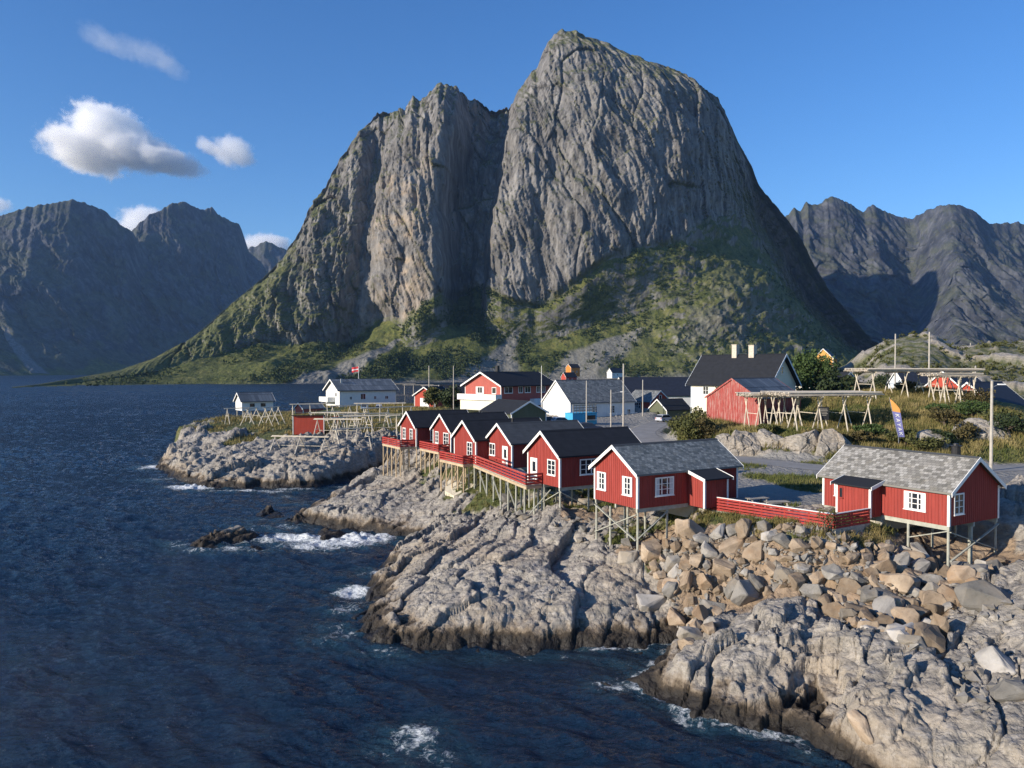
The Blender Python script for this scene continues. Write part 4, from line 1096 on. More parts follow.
# ---- cabin by the red fence: slate roof, annex
W6, L6 = 5.3, 10.4
c6 = cabin_root('red stilt cabin with grey slate roof at the left end of the long red fence', (637.5, 509), FZ)
ro = shell(c6, L6, W6, 2.62, 1.75, M_RED, M_SLATE)
fr = face_frame('g0', L6, W6)
window(c6, fr, 0.98, 0.85, 1.15, 1.42, 2, 3, curtain=True); window(c6, fr, 4.15, 0.85, 1.15, 1.42, 2, 3, curtain=True)
fs = face_frame('s-', L6, W6)
window(c6, fs, 2.6, 0.78, 1.85, 1.42, 3, 3, curtain=True)
def annex(root, L, W, side, x0, x1, out, zl, zh, z0=0.0):
    s = -1 if side == 's-' else 1
    y0 = s * W / 2; y1 = s * (W / 2 + out)
    m = MB(); m.extr([(y0, z0), (y1, z0), (y1, zl), (y0, zh)], x0, x1, 'x')
    n = int((x1 - x0) / 0.24)
    for i in range(1, n):
        x = x0 + (x1 - x0) * i / n
        m.box(x - 0.025, x + 0.025, min(y1, y1 + s * 0.022), max(y1, y1 + s * 0.022), z0, zl - 0.02)
    for i in range(1, max(2, int(out / 0.24))):
        y = y0 + (y1 - y0) * i / max(2, int(out / 0.24)); zt = zh + (zl - zh) * i / max(2, int(out / 0.24)) - 0.03
        m.box(x0 - 0.022, x0 + 0.005, y - 0.025, y + 0.025, z0, zt); m.box(x1 - 0.005, x1 + 0.022, y - 0.025, y + 0.025, z0, zt)
    a = m.build('annex', M_RED, root)
    ye = y1 + s * 0.3; ze = zl - (zh - zl) / out * 0.3
    r = MB(); pr = [(y0, zh + 0.03), (ye, ze + 0.03), (ye, ze + 0.13), (y0, zh + 0.13)]
    r.extr(pr, x0 - 0.25, x1 + 0.25, 'x')
    b = r.build('annex_roof', M_FELT, a)
    for xx in (x0 - 0.295, x1 + 0.25):
        t_ = MB(); t_.extr([(y0, zh - 0.08), (ye + s * 0.02, ze - 0.08), (ye + s * 0.02, ze + 0.17), (y0, zh + 0.17)], xx, xx + 0.045, 'x'); t_.build('bargeboard', M_TRIM, a)
    for xx in (x0, x1):
        sx = -1 if xx == x0 else 1
        c = MB(); c.box(min(xx - sx * 0.12, xx + sx * 0.035), max(xx - sx * 0.12, xx + sx * 0.035), min(y1 - s * 0.12, y1 + s * 0.035), max(y1 - s * 0.12, y1 + s * 0.035), z0 - 0.03, zl); c.build('corner_board', M_TRIM, a)
    return a
annex(c6, L6, W6, 's-', 5.05, 7.5, 1.75, 2.02, 2.5, -0.15)
floor_beams(c6, L6, W6)
for x, y in ((0.12, -W6 / 2 + 0.12), (0.12, W6 / 2 - 0.12), (0.12, 0.75), (0.9, -0.4), (3.0, -W6 / 2 + 0.12), (3.0, W6 / 2 - 0.12), (3.0, 0)):
    stilt(c6, x, y, -0.3)
zf = H(*local_to_world(c6, (0.1, -W6 / 2))) - FZ; zk = H(*local_to_world(c6, (0.1, W6 / 2))) - FZ
brace(c6, (0.0, -W6 / 2 + 0.12, -0.45), (0.0, W6 / 2 - 0.12, max(zk + 0.5, -2.6)), w=0.15)
brace(c6, (-0.05, W6 / 2 - 0.12, -0.4), (-0.05, -W6 / 2 + 0.12, max(zf + 0.8, -2.7)), w=0.15)
brace(c6, (0.1, -W6 / 2, -2.2), (3.0, -W6 / 2, -0.4), w=0.14)
MB().box(5.6, L6 - 0.05, -W6 / 2 + 0.05, W6 / 2 - 0.05, -1.3, -0.02).build('foundation', M_CONC, c6)

# ---- cabin beyond it: black roof, part of the shared deck
W5, L5 = 5.3, 9.4
c5 = cabin_root('black roofed red stilt cabin with white door, next to the slate roofed cabin', (559.8, 487.8), FZ)
shell(c5, L5, W5, 2.8, 1.85, M_RED, M_FELT)
fr = face_frame('g0', L5, W5)
door(c5, fr, 1.15, 0.15, 0.95, 1.98); window(c5, fr, 4.05, 0.95, 1.3, 1.4, 2, 3)
window(c5, face_frame('s-', L5, W5), 3.1, 0.95, 1.95, 1.42, 3, 3)
floor_beams(c5, L5, W5); under_stilts(c5, L5, W5, None, 4, 3)
brace(c5, (0.0, -W5 / 2 + 0.1, -0.4), (0.0, W5 / 2 - 0.6, -2.6), w=0.13); brace(c5, (0.1, -W5 / 2, -0.4), (3.0, -W5 / 2, -1.9), w=0.12)

# ---- grey roofed cabin with white door
W4, L4 = 5.3, 9.9
c4 = cabin_root('red stilt cabin with dark grey roof and white door opening on the long railed deck', (512, 468.2), FZ)
r4 = shell(c4, L4, W4, 2.62, 1.8, M_RED, M_FELTGREY)
fr = face_frame('g0', L4, W4)
window(c4, fr, 1.15, 0.95, 1.25, 1.35, 2, 2); door(c4, fr, 3.95, 0.1, 0.95, 2.0)
window(c4, face_frame('s-', L4, W4), 3.0, 0.85, 1.5, 1.4, 3, 3)
flue(r4, 2.2, 0.9, 4.0, 4.9, 0.16)
floor_beams(c4, L4, W4); under_stilts(c4, L4, W4, None, 4, 3)

# ---- three cabins further along, each on a deck of its own
W3, L3 = 5.3, 9.4
def far_cabin(label, apex, gable_windows, long_windows, deck_a0, deck_a1, dout, az=12.25, L=9.4, stmat=None):
    c = cabin_root(label, None, FZ, apex, az, W3)
    c.location.z = FZ
    shell(c, L, W3, 2.65, 1.85, M_RED, M_FELT)
    fr = face_frame('g0', L, W3)
    for a, w in gable_windows: window(c, fr, a, 0.75, w, 1.55, 2, 3)
    for a, w in long_windows: window(c, face_frame('s-', L, W3), a, 0.75, w, 1.4, 2, 2)
    floor_beams(c, L, W3); under_stilts(c, L, W3, stmat, 4, 3)
    y_l, y_r = W3 / 2 - deck_a0, W3 / 2 - deck_a1
    m = MB()
    nb = int(dout / 0.15)
    for i in range(nb):
        x = -dout + dout * i / nb; m.box(x, x + dout / nb - 0.012, y_r, y_l, -0.06, 0.0)
    d = m.build('deck', M_GREYWOOD, c)
    b = MB(); b.box(-dout - 0.03, -dout + 0.02, y_r, y_l, -0.3, -0.064); b.box(-dout + 0.02, -0.05, y_r - 0.03, y_r + 0.02, -0.3, -0.064); b.box(-dout + 0.02, -0.05, y_l - 0.02, y_l + 0.03, -0.3, -0.064)
    b.build('fascia', M_STILTWARM, d)
    railing(c, (-dout, y_l, 0), (-dout, y_r, 0)); railing(c, (-dout, y_r, 0), (-0.1, y_r, 0)); railing(c, (-0.1, y_l, 0), (-dout, y_l, 0))
    n = 5
    for i in range(n):
        y = y_r + 0.1 + (y_l - y_r - 0.2) * i / (n - 1)
        for x in (-dout + 0.1, -dout * 0.45): stilt(c, x, y, -0.28, stmat, 0.09)
    zz_ = H(*local_to_world(c, (-dout, y_r))) - FZ
    for i in range(n - 1):
        y = y_r + 0.1 + (y_l - y_r - 0.2) * i / (n - 1); y2 = y_r + 0.1 + (y_l - y_r - 0.2) * (i + 1) / (n - 1)
        brace(c, (-dout + 0.2, y, -0.5), (-dout + 0.2, y2, max(-2.4, zz_ + 0.4)), stmat)
    return c
c3 = far_cabin('red stilt cabin with black roof and one gable window, next beyond the grey roofed cabin', (464.8, 420.3), [(3.9, 1.25)], [(3.2, 1.5)], -1.0, 4.9, 1.35, 12.35, 9.6, M_STILTWARM)
c2 = far_cabin('red stilt cabin with black roof and two gable windows, between two lookalike cabins', (441.8, 413.9), [(1.25, 1.05), (3.95, 1.5)], [(3.4, 1.5)], -0.9, 4.9, 1.5, 12.35, 9.0, M_STILTWARM)
c1 = far_cabin('red stilt cabin with black roof at the far end of the row, on tan stilts', (408.4, 411.2), [(1.3, 1.05), (3.7, 1.05)], [(3.0, 1.9)], -1.4, 5.0, 2.2, 12.35, 8.6, M_STILTWARM)

# ---- long deck shared by the white-door cabins
dk = empty('deck', (0, 0, FZ), 0, 'long wooden deck with red board railing in front of the two white door cabins', 'deck')
A4 = Vector((c4.location.x, c4.location.y, 0)) + DY * (W4 / 2); B4 = A4 - DY * W4
A5 = Vector((c5.location.x, c5.location.y, 0)) + DY * (W5 / 2)
E0 = A4 - DX * 1.7 + DY * 0.2; E1 = A5 - DX * 1.75 - DY * 2.55; E2 = A5 - DY * 2.55 - DX * 0.06
E0b = A4 - DX * 0.06 + DY * 0.2
poly = [E0, E1, E2, A5 - DX * 0.06, A5 + DX * 1.0 + DY * 0.1, B4 + DX * 1.0 - DY * 0.1, B4 - DX * 0.06, E0b]
m = MB(); m.prism([(p.x, p.y) for p in poly], -0.12, -0.02); fl = m.build('floor', M_GREYWOOD, dk)
m = MB()
m.bar(E0 + Vector((0, 0, -0.26)), E1 + Vector((0, 0, -0.26)), 0.07, 0.24); m.bar(E1 + Vector((0, 0, -0.26)), E2 + Vector((0, 0, -0.26)), 0.07, 0.24)
m.build('fascia', M_STILTWARM, dk)
railing(dk, E0, E1, 1.0, 4, top=M_SALMON); railing(dk, E1, E2, 1.0, 4, top=M_SALMON); railing(dk, E0b, E0, 1.0, 4, top=M_SALMON)
railing(dk, E0 + DX * 1.5 - DY * 2.2, E0 + DX * 1.5 - DY * 2.2 + (E1 - E0).normalized() * 3.5, 0.9, 3)
for i in range(8):
    e = E0.lerp(E1, (i + 0.15) / 7.4)
    stilt(dk, e.x + 0.05, e.y + 0.03, -0.3, None, 0.085)
    if i % 2: stilt(dk, e.x + 1.3, e.y + 0.8, -0.3, None, 0.085)
for e in (E2, E1.lerp(E2, 0.5)): stilt(dk, e.x, e.y, -0.3, None, 0.085)
for i in (1, 3, 5):
    e = E0.lerp(E1, i / 7.4); f = E0.lerp(E1, (i + 1.2) / 7.4)
    brace(dk, (e.x, e.y, -0.5), (f.x, f.y, -2.6))
brace(dk, (E1.x, E1.y - 0.1, -2.9), (E1.x + 2.2, E1.y + 0.6, -0.5), w=0.13)

# ---- right-hand cabin, gable in shade
b = Vector(on_z(949.2, 526.6, FZ)); c_ = Vector(on_z(997.7, 516.6, FZ))
gv = (c_ - b); W7 = 6.0; L7 = 9.7
ANG7 = ANG + math.pi / 2
dx7 = Vector((math.cos(ANG7), math.sin(ANG7), 0)); dy7 = Vector((-math.sin(ANG7), math.cos(ANG7), 0))
loc = b - dy7 * (W7 / 2); loc.z = FZ
c7 = empty('stilt_cabin', loc, ANG7, 'red stilt cabin with pale lichened slate roof at the right end of the fence', 'cabin', 'red stilt cabins along the rocky shore')
r7 = shell(c7, L7, W7, 2.3, 1.95, M_RED, M_SLATEB)
fr = face_frame('s+', L7, W7)     # along runs from x=L to x=0
window(c7, fr, L7 - 2.35, 0.72, 1.55, 1.25, 3, 3, curtain=True); window(c7, fr, L7 - 8.25, 0.85, 0.85, 1.05, 2, 2)
window(c7, face_frame('g0', L7, W7), W7 - 4.95, 0.7, 1.15, 1.42, 2, 3)
annex(c7, L7, W7, 's+', 4.85, 7.6, 1.25, 2.02, 2.34, -0.1)
fa = (Vector((7.6, W7 / 2 + 1.25, 0)), Vector((-1, 0, 0)), Vector((0, 1, 0)))
window(c7, fa, 0.42, 1.0, 0.3, 0.75, 1, 1, 0.04, 0.0, M_RED)
flue(r7, 1.5, -0.35, 3.6, 5.0, 0.3)
floor_beams(c7, L7, W7)
for x, y in ((0.12, W7 / 2 - 0.12), (0.12, -W7 / 2 + 0.12), (0.5, -0.3), (0.12, 0.15), (2.9, W7 / 2 - 0.12), (2.9, -W7 / 2 + 0.12), (2.9, 0)): stilt(c7, x, y, -0.3)
brace(c7, (0.0, W7 / 2 - 0.12, -0.4), (0.0, -W7 / 2 + 0.12, -2.2), w=0.15); brace(c7, (-0.06, W7 / 2 - 0.12, -2.3), (-0.06, -W7 / 2 + 0.12, -0.4), w=0.15)
brace(c7, (0.15, W7 / 2 - 0.1, -0.35), (2.9, W7 / 2 - 0.1, -1.25), w=0.14)
MB().box(4.8, L7 - 0.05, -W7 / 2 + 0.05, W7 / 2 - 0.05, -1.2, -0.02).build('foundation', M_CONC, c7)

# ---- red fence on its concrete kerb
f0 = Vector(on_z(699, 508, 7.25)); f1 = Vector(on_z(834, 531, 7.15)); f2 = Vector(on_z(869, 524, 7.2))
fz = 7.25
fe = empty('board_fence', (f0.x, f0.y, fz), 0, 'long red board fence with pale top rail on a concrete kerb between two cabins', 'fence')
o0 = Vector((0, 0, 0)); o1 = Vector((f1.x - f0.x, f1.y - f0.y, 0)); o2 = Vector((f2.x - f0.x, f2.y - f0.y, 0))
for p, q in ((o0, o1), (o1, o2)):
    r_ = railing(fe, p, q, 1.05, 5, None, M_TRIM, 'railing', 1.7)
m = MB(); m.bar(o0 + Vector((0, 0, -0.45)), o1 + Vector((0, 0, -0.45)), 0.22, 0.98); m.bar(o1 + Vector((0, 0, -0.45)), o2 + Vector((0, 0, -0.45)), 0.22, 0.97)
m.build('kerb', M_CONC, fe)

# ---- pale concrete slope under the far cabins
sl = [on_z(446, 482, 4.9), on_z(478, 490, 4.75), on_z(454, 499, 3.9), on_z(445, 494, 4.1)]
sl = [(p[0], p[1], max(p[2], H(p[0], p[1]) - 0.2)) for p in sl]
m = MB(); m.quad([(p[0], p[1], p[2] + 0.35) for p in sl]); m.quad([(p[0], p[1], p[2] - 0.8) for p in sl][::-1])
for i in range(4):
    j = (i + 1) % 4
    m.quad([(sl[i][0], sl[i][1], sl[i][2] - 0.8), (sl[j][0], sl[j][1], sl[j][2] - 0.8), (sl[j][0], sl[j][1], sl[j][2] + 0.35), (sl[i][0], sl[i][1], sl[i][2] + 0.35)])
tag(m.build('concrete_slab', M_CONCPALE), 'smooth pale concrete slab on the rock under the red decks', 'slab')
# ================================================================== the village behind
def place(px, py, d, rz_deg, name, label, cat, z=None, group=None):
    """house whose near corner (x=0, y=-W/2) is surveyed at a photo point; caller shifts by W/2"""
    a = at_d(px, py, d)
    e = empty(name, (a[0], a[1], a[2] if z is None else z), R(rz_deg), label, cat, group)
    return e
def corner_house(px, d, z, rz, W, name, label, cat, group=None, far_side=False):
    """root so that corner (0,-W/2) stands at lateral photo column px, distance d, height z"""
    x = (px - 512.0) / FPX * d
    yd = Vector((-math.sin(R(rz)), math.cos(R(rz)), 0))
    loc = Vector((x, d, z)) + yd * (W / 2)
    return empty(name, loc, R(rz), label, cat, group)

# white slate-roofed house by the road
W, L = 10.5, 18.0
h = corner_house(570.5, 166, 7.1, 32, W, 'white_house', 'large white house with long grey slate roof beside the village road', 'house')
shell(h, L, W, 3.9, 4.6, M_WHITEB, M_SLATEC, 0.25, 0.35, 0.18, 0.3)
fs = face_frame('s-', L, W)
for a in (6.6, 11.6): window(h, fs, a, 1.3, 1.25, 1.7, 2, 3)
window(h, fs, 16.3, 0.9, 1.0, 1.2, 2, 2)
MB().box(9.5, L - 0.5, -W / 2 - 1.6, -W / 2 - 0.02, -0.3, 0.35).build('porch', M_WHITEB, h)
m = MB(); 
for x in np.arange(9.7, L - 0.5, 1.6): m.box(x, x + 0.08, -W / 2 - 1.6, -W / 2 - 1.52, 0.352, 1.25)
m.box(9.6, L - 0.5, -W / 2 - 1.62, -W / 2 - 1.5, 1.252, 1.33); m.build('porch_railing', M_TRIM, h)

# turquoise stall under scaffolding at its corner
k = empty('turquoise_kiosk', on_z(581, 424, 7.2), R(32), 'turquoise kiosk with open hatch and stacked racks on top, against the white slate house', 'kiosk')
m = MB(); m.box(-3.0, 3.0, -1.3, 1.3, 0, 2.2)
m.build('wall', M_BLUE, k)
m = MB(); m.box(0.2, 2.6, -1.34, -1.28, 0.9, 1.75); m.build('hatch', M_GLASS, k)
m = MB(); m.box(0.1, 2.7, -1.75, -1.345, 0.82, 0.88); m.build('counter', M_TRIM, k)
m = MB(); m.box(-3.1, 3.1, -1.4, 1.4, 2.202, 2.32); m.build('roof', M_BLUE, k)
m = MB()
for x in np.linspace(-2.8, 2.8, 8): m.box(x - 0.05, x + 0.05, -1.2, -1.1, 2.325, 4.0)
for z in (2.7, 3.2, 3.7): m.box(-2.9, 2.9, -1.25, -1.12, z, z + 0.22)
m.build('rack', M_GREYWOOD, k)

# small red shed with slate roof by the bend of the road
W, L = 6.2, 8.5
h = corner_house(650.5, 181, 7.3, 122, W, 'red_shed', 'small red shed with grey slate roof at the bend of the road', 'shed')
h.location = Vector(((650.5 - 512) / FPX * 181, 181, 7.3)) + Vector((math.sin(R(122)), -math.cos(R(122)), 0)) * (W / 2)
shell(h, L, W, 3.3, 2.4, M_BRIGHTRED, M_SLATEC, 0.2, 0.3, 0.14, 0.3)
window(h, face_frame('s+', L, W), L - 4.6, 1.4, 2.6, 1.6, 3, 2)
m = MB(); o, al, out = face_frame('g0', L, W); obar(m, o, al, out, 1.0, 2.1, 0, 2.3, -0.02, 0.04); m.build('door', M_RED, h)
window(h, face_frame('g0', L, W), W / 2, 3.6, 0.8, 1.2, 1, 1)
# dark roofed warehouse behind
W, L = 14, 26
h = corner_house(627, 205, 7.0, 8, W, 'warehouse', 'low white warehouse with broad black roof behind the red shed', 'warehouse')
shell(h, L, W, 4.2, 4.6, M_WHITEB, M_FELTBLUE, 0.3, 0.4, 0.2, 0)
for a in (8, 12.0, 13.6, 20): window(h, face_frame('s-', L, W), a, 1.6, 1.1, 1.9, 2, 2)
W, L = 6, 7
h = corner_house(667, 172, 7.3, 30, W, 'dark_shed', 'low shed with dark sloping roof between the warehouse and the bushes', 'shed')
shell(h, L, W, 1.8, 2.2, M_GREEN, M_FELT, 0.3, 0.3, 0.14, 0)

# salmon house with white balcony
W, L = 12.5, 20
h = corner_house(501, 186, 8.2, 47, W, 'salmon_house', 'two storey salmon red house with white balcony and black roof', 'house')
r = shell(h, L, W, 6.1, 3.0, M_SALMON, M_FELT, 0.9, 0.8, 0.25, 0.4)
o, al, out = face_frame('g0', L, W)
window(h, (o, al, out), 5.3, 4.0, 2.8, 1.7, 2, 1, 0.16, curtain=True); window(h, (o, al, out), 10.2, 4.0, 1.5, 1.6, 1, 1, 0.14)
m = MB(); obar(m, o, al, out, -0.1, W + 0.1, 0, 2.4, 0.01, 1.6); m.build('ground_floor', M_CREAM, h)
m = MB(); obar(m, o, al, out, -0.6, W + 0.3, 2.5, 2.8, 0.02, 2.2); d_ = m.build('balcony', M_TRIM, h)
m = MB(); obar(m, o, al, out, -0.6, W + 0.3, 2.805, 3.9, 2.1, 2.2); obar(m, o, al, out, -0.6, -0.5, 2.805, 3.9, 0.02, 2.095); obar(m, o, al, out, W + 0.2, W + 0.3, 2.805, 3.9, 0.02, 2.095); m.build('railing', M_TRIM, d_)
fs = face_frame('s-', L, W)
for a, w in ((2.6, 3.0), (7.0, 1.6), (9.6, 2.2), (13.6, 1.4), (15.6, 1.4), (18.6, 1.0)): window(h, fs, a, 4.1, w, 1.7, 2, 1, 0.16)
m = MB(); o2, al2, out2 = fs; obar(m, o2, al2, out2, 10.5, 20.5, 1.0, 2.6, 0.02, 1.4); m.build('terrace', M_PALEBLUE, h)
chimney(r, 5.5, 0.3, 8.9, 10.8, 0.8, M_BLACKM)
# olive garage
W, L = 7.4, 10.5
h = corner_house(518, 136, 7.4, 122, W, 'olive_garage', 'olive green garage with dark felt roof behind the cabin row', 'garage')
h.location = Vector(((511.5 - 512) / FPX * 136, 136, 7.4)) + Vector((math.sin(R(122)), -math.cos(R(122)), 0)) * (W / 2)
shell(h, L, W, 3.0, 1.9, M_GREEN, M_FELT, 0.3, 0.4, 0.16, 0.3)
window(h, face_frame('s+', L, W), L - 2.0, 1.0, 0.95, 1.3, 1, 2, 0.14); window(h, face_frame('s+', L, W), L - 6.5, 1.0, 1.3, 1.3, 2, 2, 0.14)
W, L = 6, 8
h = corner_house(477, 128, 7.2, 122, W, 'dark_shed', 'low dark roofed shed squeezed between the olive garage and the cabin row', 'shed')
shell(h, L, W, 1.9, 1.5, M_GREEN, M_FELT, 0.3, 0.4, 0.16, 0)

# big white house with two chimneys on the knoll
W, L = 9.5, 16.5
gx = 122
h = corner_house(757, 142, 9.6, 122, W, 'white_farmhouse', 'big cream house with black roof and two rendered chimneys behind the weathered barn', 'house')
h.rotation_euler.z = R(131); xx = Vector((math.cos(R(131)), math.sin(R(131)), 0)); yy = Vector((-xx.y, xx.x, 0))
h.location = Vector(((768 - 512) / FPX * 138, 138, 9.0)) - yy * (W / 2)
r = shell(h, L, W, 6.6, 5.1, M_CREAM, M_FELT, 0.9, 0.6, 0.24, 0, trimmat=M_PALEBLUE)
fs = face_frame('s+', L, W)
for a in (3.4, 6.2, 8.2, 12.5): window(h, fs, L - a if False else a, 4.3, 1.3, 1.6, 2, 2)
window(h, face_frame('g0', L, W), W / 2, 8.2, 0.9, 1.5, 1, 2, 0.12, 0.0)
chimney(r, 5.9, 0.2, 11.3, 13.6, 1.1); chimney(r, 9.6, 0.2, 11.3, 13.8, 1.0)

# weathered red barn on posts
W, L = 9.0, 11.5
h = corner_house(759, 112, 9.9, 40, W, 'weathered_barn', 'weathered red barn with blue grey sheet roof standing on short posts', 'barn')
shell(h, L, W, 4.0, 2.75, M_OLDRED, M_BARNROOF, 0.15, 0.3, 0.1, 0.3, trim=True, corner=True, trimmat=M_OLDRED)
for y in np.linspace(-W / 2 + 0.2, W / 2 - 0.2, 5):
    for x in (0.2, 5.5, 11.2): stilt(h, x, y, -0.02, M_GREYWOOD, 0.13, 'post', 0.6)
m = MB(); o, al, out = face_frame('s-', L, W); obar(m, o, al, out, 2.2, 4.4, 0.1, 2.5, -0.02, 0.05); m.build('door', M_BLACKM, h)

# ---- the left headland
W, L = 12, 30
h = corner_house(347, 243, 6.9, 0, W, 'pale_house', 'long white house with blue grey roof and balcony on the far headland', 'house')
h.rotation_euler.z = R(33); yd = Vector((-math.sin(R(33)), math.cos(R(33)), 0)); h.location = Vector(((339.5 - 512) / FPX * 236, 236, 6.7)) + yd * (W / 2)
r = shell(h, L * 0.62, W, 5.1, 3.1, M_WHITEB, M_BARNROOF, 0.9, 0.7, 0.25, 0)
fs = face_frame('s-', L * 0.62, W)
for a, w in ((3.6, 0.9), (7.6, 1.7), (11.6, 0.9), (15.5, 1.2)): window(h, fs, a, 2.1, w, 1.9 if w > 1.5 else 1.1, 2, 1, 0.12)
o, al, out = face_frame('g0', L, W)
window(h, (o, al, out), 9.0, 3.0, 1.2, 1.3, 1, 1)
m = MB(); obar(m, o, al, out, 0.2, 8.0, 1.4, 1.7, 0.02, 2.4); b_ = m.build('balcony', M_TRIM, h)
m = MB(); obar(m, o, al, out, 0.2, 8.0, 1.705, 2.9, 2.3, 2.4); obar(m, o, al, out, 0.2, 0.3, 1.705, 2.9, 0.02, 2.295); obar(m, o, al, out, 7.9, 8.0, 1.705, 2.9, 0.02, 2.295); m.build('railing', M_TRIM, b_)
chimney(r, 2.0, -2.2, 6.7, 8.6, 0.5, M_METAL, False)
W, L = 5.4, 8.0
h = empty('boathouse', (0, 0, 0), R(36), 'small white boathouse with grey roof above racks at the seaward tip of the headland', 'boathouse')
h.location = Vector(((233 - 512) / FPX * 195, 199, 7.6))
shell(h, L, W, 2.5, 1.9, M_WHITEB, M_BARNROOF, 0.5, 0.5, 0.16, 0)
for a in (2.6, 5.4): window(h, face_frame('s-', L, W), a, 1.0, 1.2, 0.8, 1, 1, 0.08, 0.0, M_BLACKM)
for x in np.linspace(0.3, L - 0.3, 5):
    for y in (-W / 2 + 0.2, W / 2 - 0.2): stilt(h, x, y, -0.02, M_PALEWOOD, 0.1)
W, L = 6.0, 8.4
h = empty('red_shed', (0, 0, 0), R(8), 'bright red shed with flat black roof among the fish racks on the headland', 'shed')
h.location = Vector(((290.5 - 512) / FPX * 150, 152, 6.1)); h.rotation_euler.z = R(-70)
m = MB()
h.rotation_euler.z = R(12)
m.extr([(-2.6, -0.6), (2.6, -0.6), (2.6, 2.7), (-2.6, 3.0)], 0, 5.9, 'x'); m.build('wall', M_BRIGHTRED, h)
m = MB(); m.extr([(-3.0, 3.05), (3.0, 2.7), (3.0, 2.85), (-3.0, 3.2)], -0.3, 6.2, 'x'); m.build('roof', M_FELT, h)
for x in (0, 5.9):
    m = MB(); sx = 1 if x else -1; m.box(x - 0.12 if x else -0.035, x + 0.035 if x else 0.12, -2.64, -2.5, -0.6, 2.95); m.build('corner_board', M_TRIM, h)
m = MB()
for yy_ in (-2.2, -0.8, 0.8, 2.2): m.bar((5.95, yy_, -0.5), (8.5, yy_, -0.5), 0.12); m.bar((8.4, yy_, -0.6), (8.4, yy_, 2.6), 0.12)
m.bar((5.95, -2.2, 2.5), (8.5, -2.2, 2.5), 0.12); m.bar((5.95, 2.2, 2.5), (8.5, 2.2, 2.5), 0.12); m.build('lean_to_frame', M_REDRAIL, h)
W, L = 5, 6
h = corner_house(303, 205, 6.2, 40, W, 'red_shed', 'small red gabled shed half hidden below the long white house', 'shed')
shell(h, L, W, 1.5, 1.4, M_SALMON, M_BARNROOF, 0.3, 0.3, 0.14, 0)
W, L = 7.2, 9.0
h = corner_house(435, 224, 7.3, 62, W, 'red_garage', 'red garage with big white door and black roof on the headland', 'garage')
shell(h, L, W, 3.4, 2.2, M_BRIGHTRED, M_FELT, 0.5, 0.5, 0.16, 0.35)
m = MB(); o, al, out = face_frame('g0', L, W); obar(m, o, al, out, 2.0, 5.2, 0.0, 2.5, -0.02, 0.06); m.build('door', M_TRIM, h)
W, L = 9, 14
h = corner_house(441, 240, 7.3, 10, W, 'black_barn', 'low barn with black roof behind the red garage', 'barn')
shell(h, L, W, 3.2, 2.6, M_RED, M_FELT, 0.3, 0.3, 0.16, 0)

# ---- right-hand background
for px_, d, z, rz, W, L, wh, ri, wm, rm, lab, nm in [
    (833, 330, 17.5, 60, 8, 12, 5.5, 4.0, M_YELLOW, M_FELTBLUE, 'ochre yellow house high among the trees at the mountain foot', 'yellow_house'),
    (822, 175, 11.5, 55, 6, 8, 2.4, 2.2, M_CREAM, M_FELT, 'cream hut with pale bargeboards among dark bushes', 'hut'),
    (858, 235, 10.0, 120, 8, 10, 4.2, 3.0, M_WHITEB, M_FELT, 'white house partly hidden behind the upper drying rack', 'white_house'),
    (880, 260, 10.5, 10, 8, 14, 5.0, 3.0, M_SALMON, M_FELTBLUE, 'pink house with dark roof seen below the upper drying rack', 'pink_house'),
    (905, 215, 9.6, 5, 8, 13, 4.5, 3.6, M_PALEBLUE, M_FELTBLUE, 'dark roofed pale house with white gables above the upper drying rack', 'pale_house')]:
    h = corner_house(px_, d, z, rz, W, nm, lab, 'house')
    shell(h, L, W, wh, ri, wm, rm, 0.4, 0.4, 0.2, 0)
    for a in (2.5, 6.5): window(h, face_frame('s-', L, W), a, wh * 0.5, 1.2, 1.3, 2, 2)
    if rz < 90: window(h, face_frame('g0', L, W), W / 2, wh * 0.5, 1.2, 1.3, 2, 2)
# two dark-blue roofed boat sheds descending to the right
def ridge_house(pa, pb, pe, W, wh, wall, roof, name, label, cat, rise):
    """ridge between two surveyed points, walls down to ground"""
    a, b = Vector(pa), Vector(pb); d = b - a; d.z = 0; L = d.length
    e = empty(name, (a.x, a.y, a.z - rise - wh), math.atan2(d.y, d.x), label, cat)
    shell(e, L, W, wh, rise, wall, roof, 0.3, 0.4, 0.2, 0.4)
    return e
h = ridge_house((0, 0, 0), (9.5, 0, 0), None, 15, 4.5, M_BRIGHTRED, M_FELTBLUE, 'boat_shed', 'large shed with dark blue roof dropping towards the right edge', 'shed', 6.0)
h.location = Vector(at_d(968, 380.5, 135)); h.location.z = 5.2; h.rotation_euler.z = R(27)
h2 = ridge_house((0, 0, 0), (9.5, 0, 0), None, 12, 4.0, M_BRIGHTRED, M_FELTBLUE, 'boat_shed', 'red gabled shed with dark blue roof just behind the upper drying rack', 'shed', 5.0)
h2.location = Vector(at_d(943, 371.5, 165)); h2.location.z = 8.6; h2.rotation_euler.z = R(30)
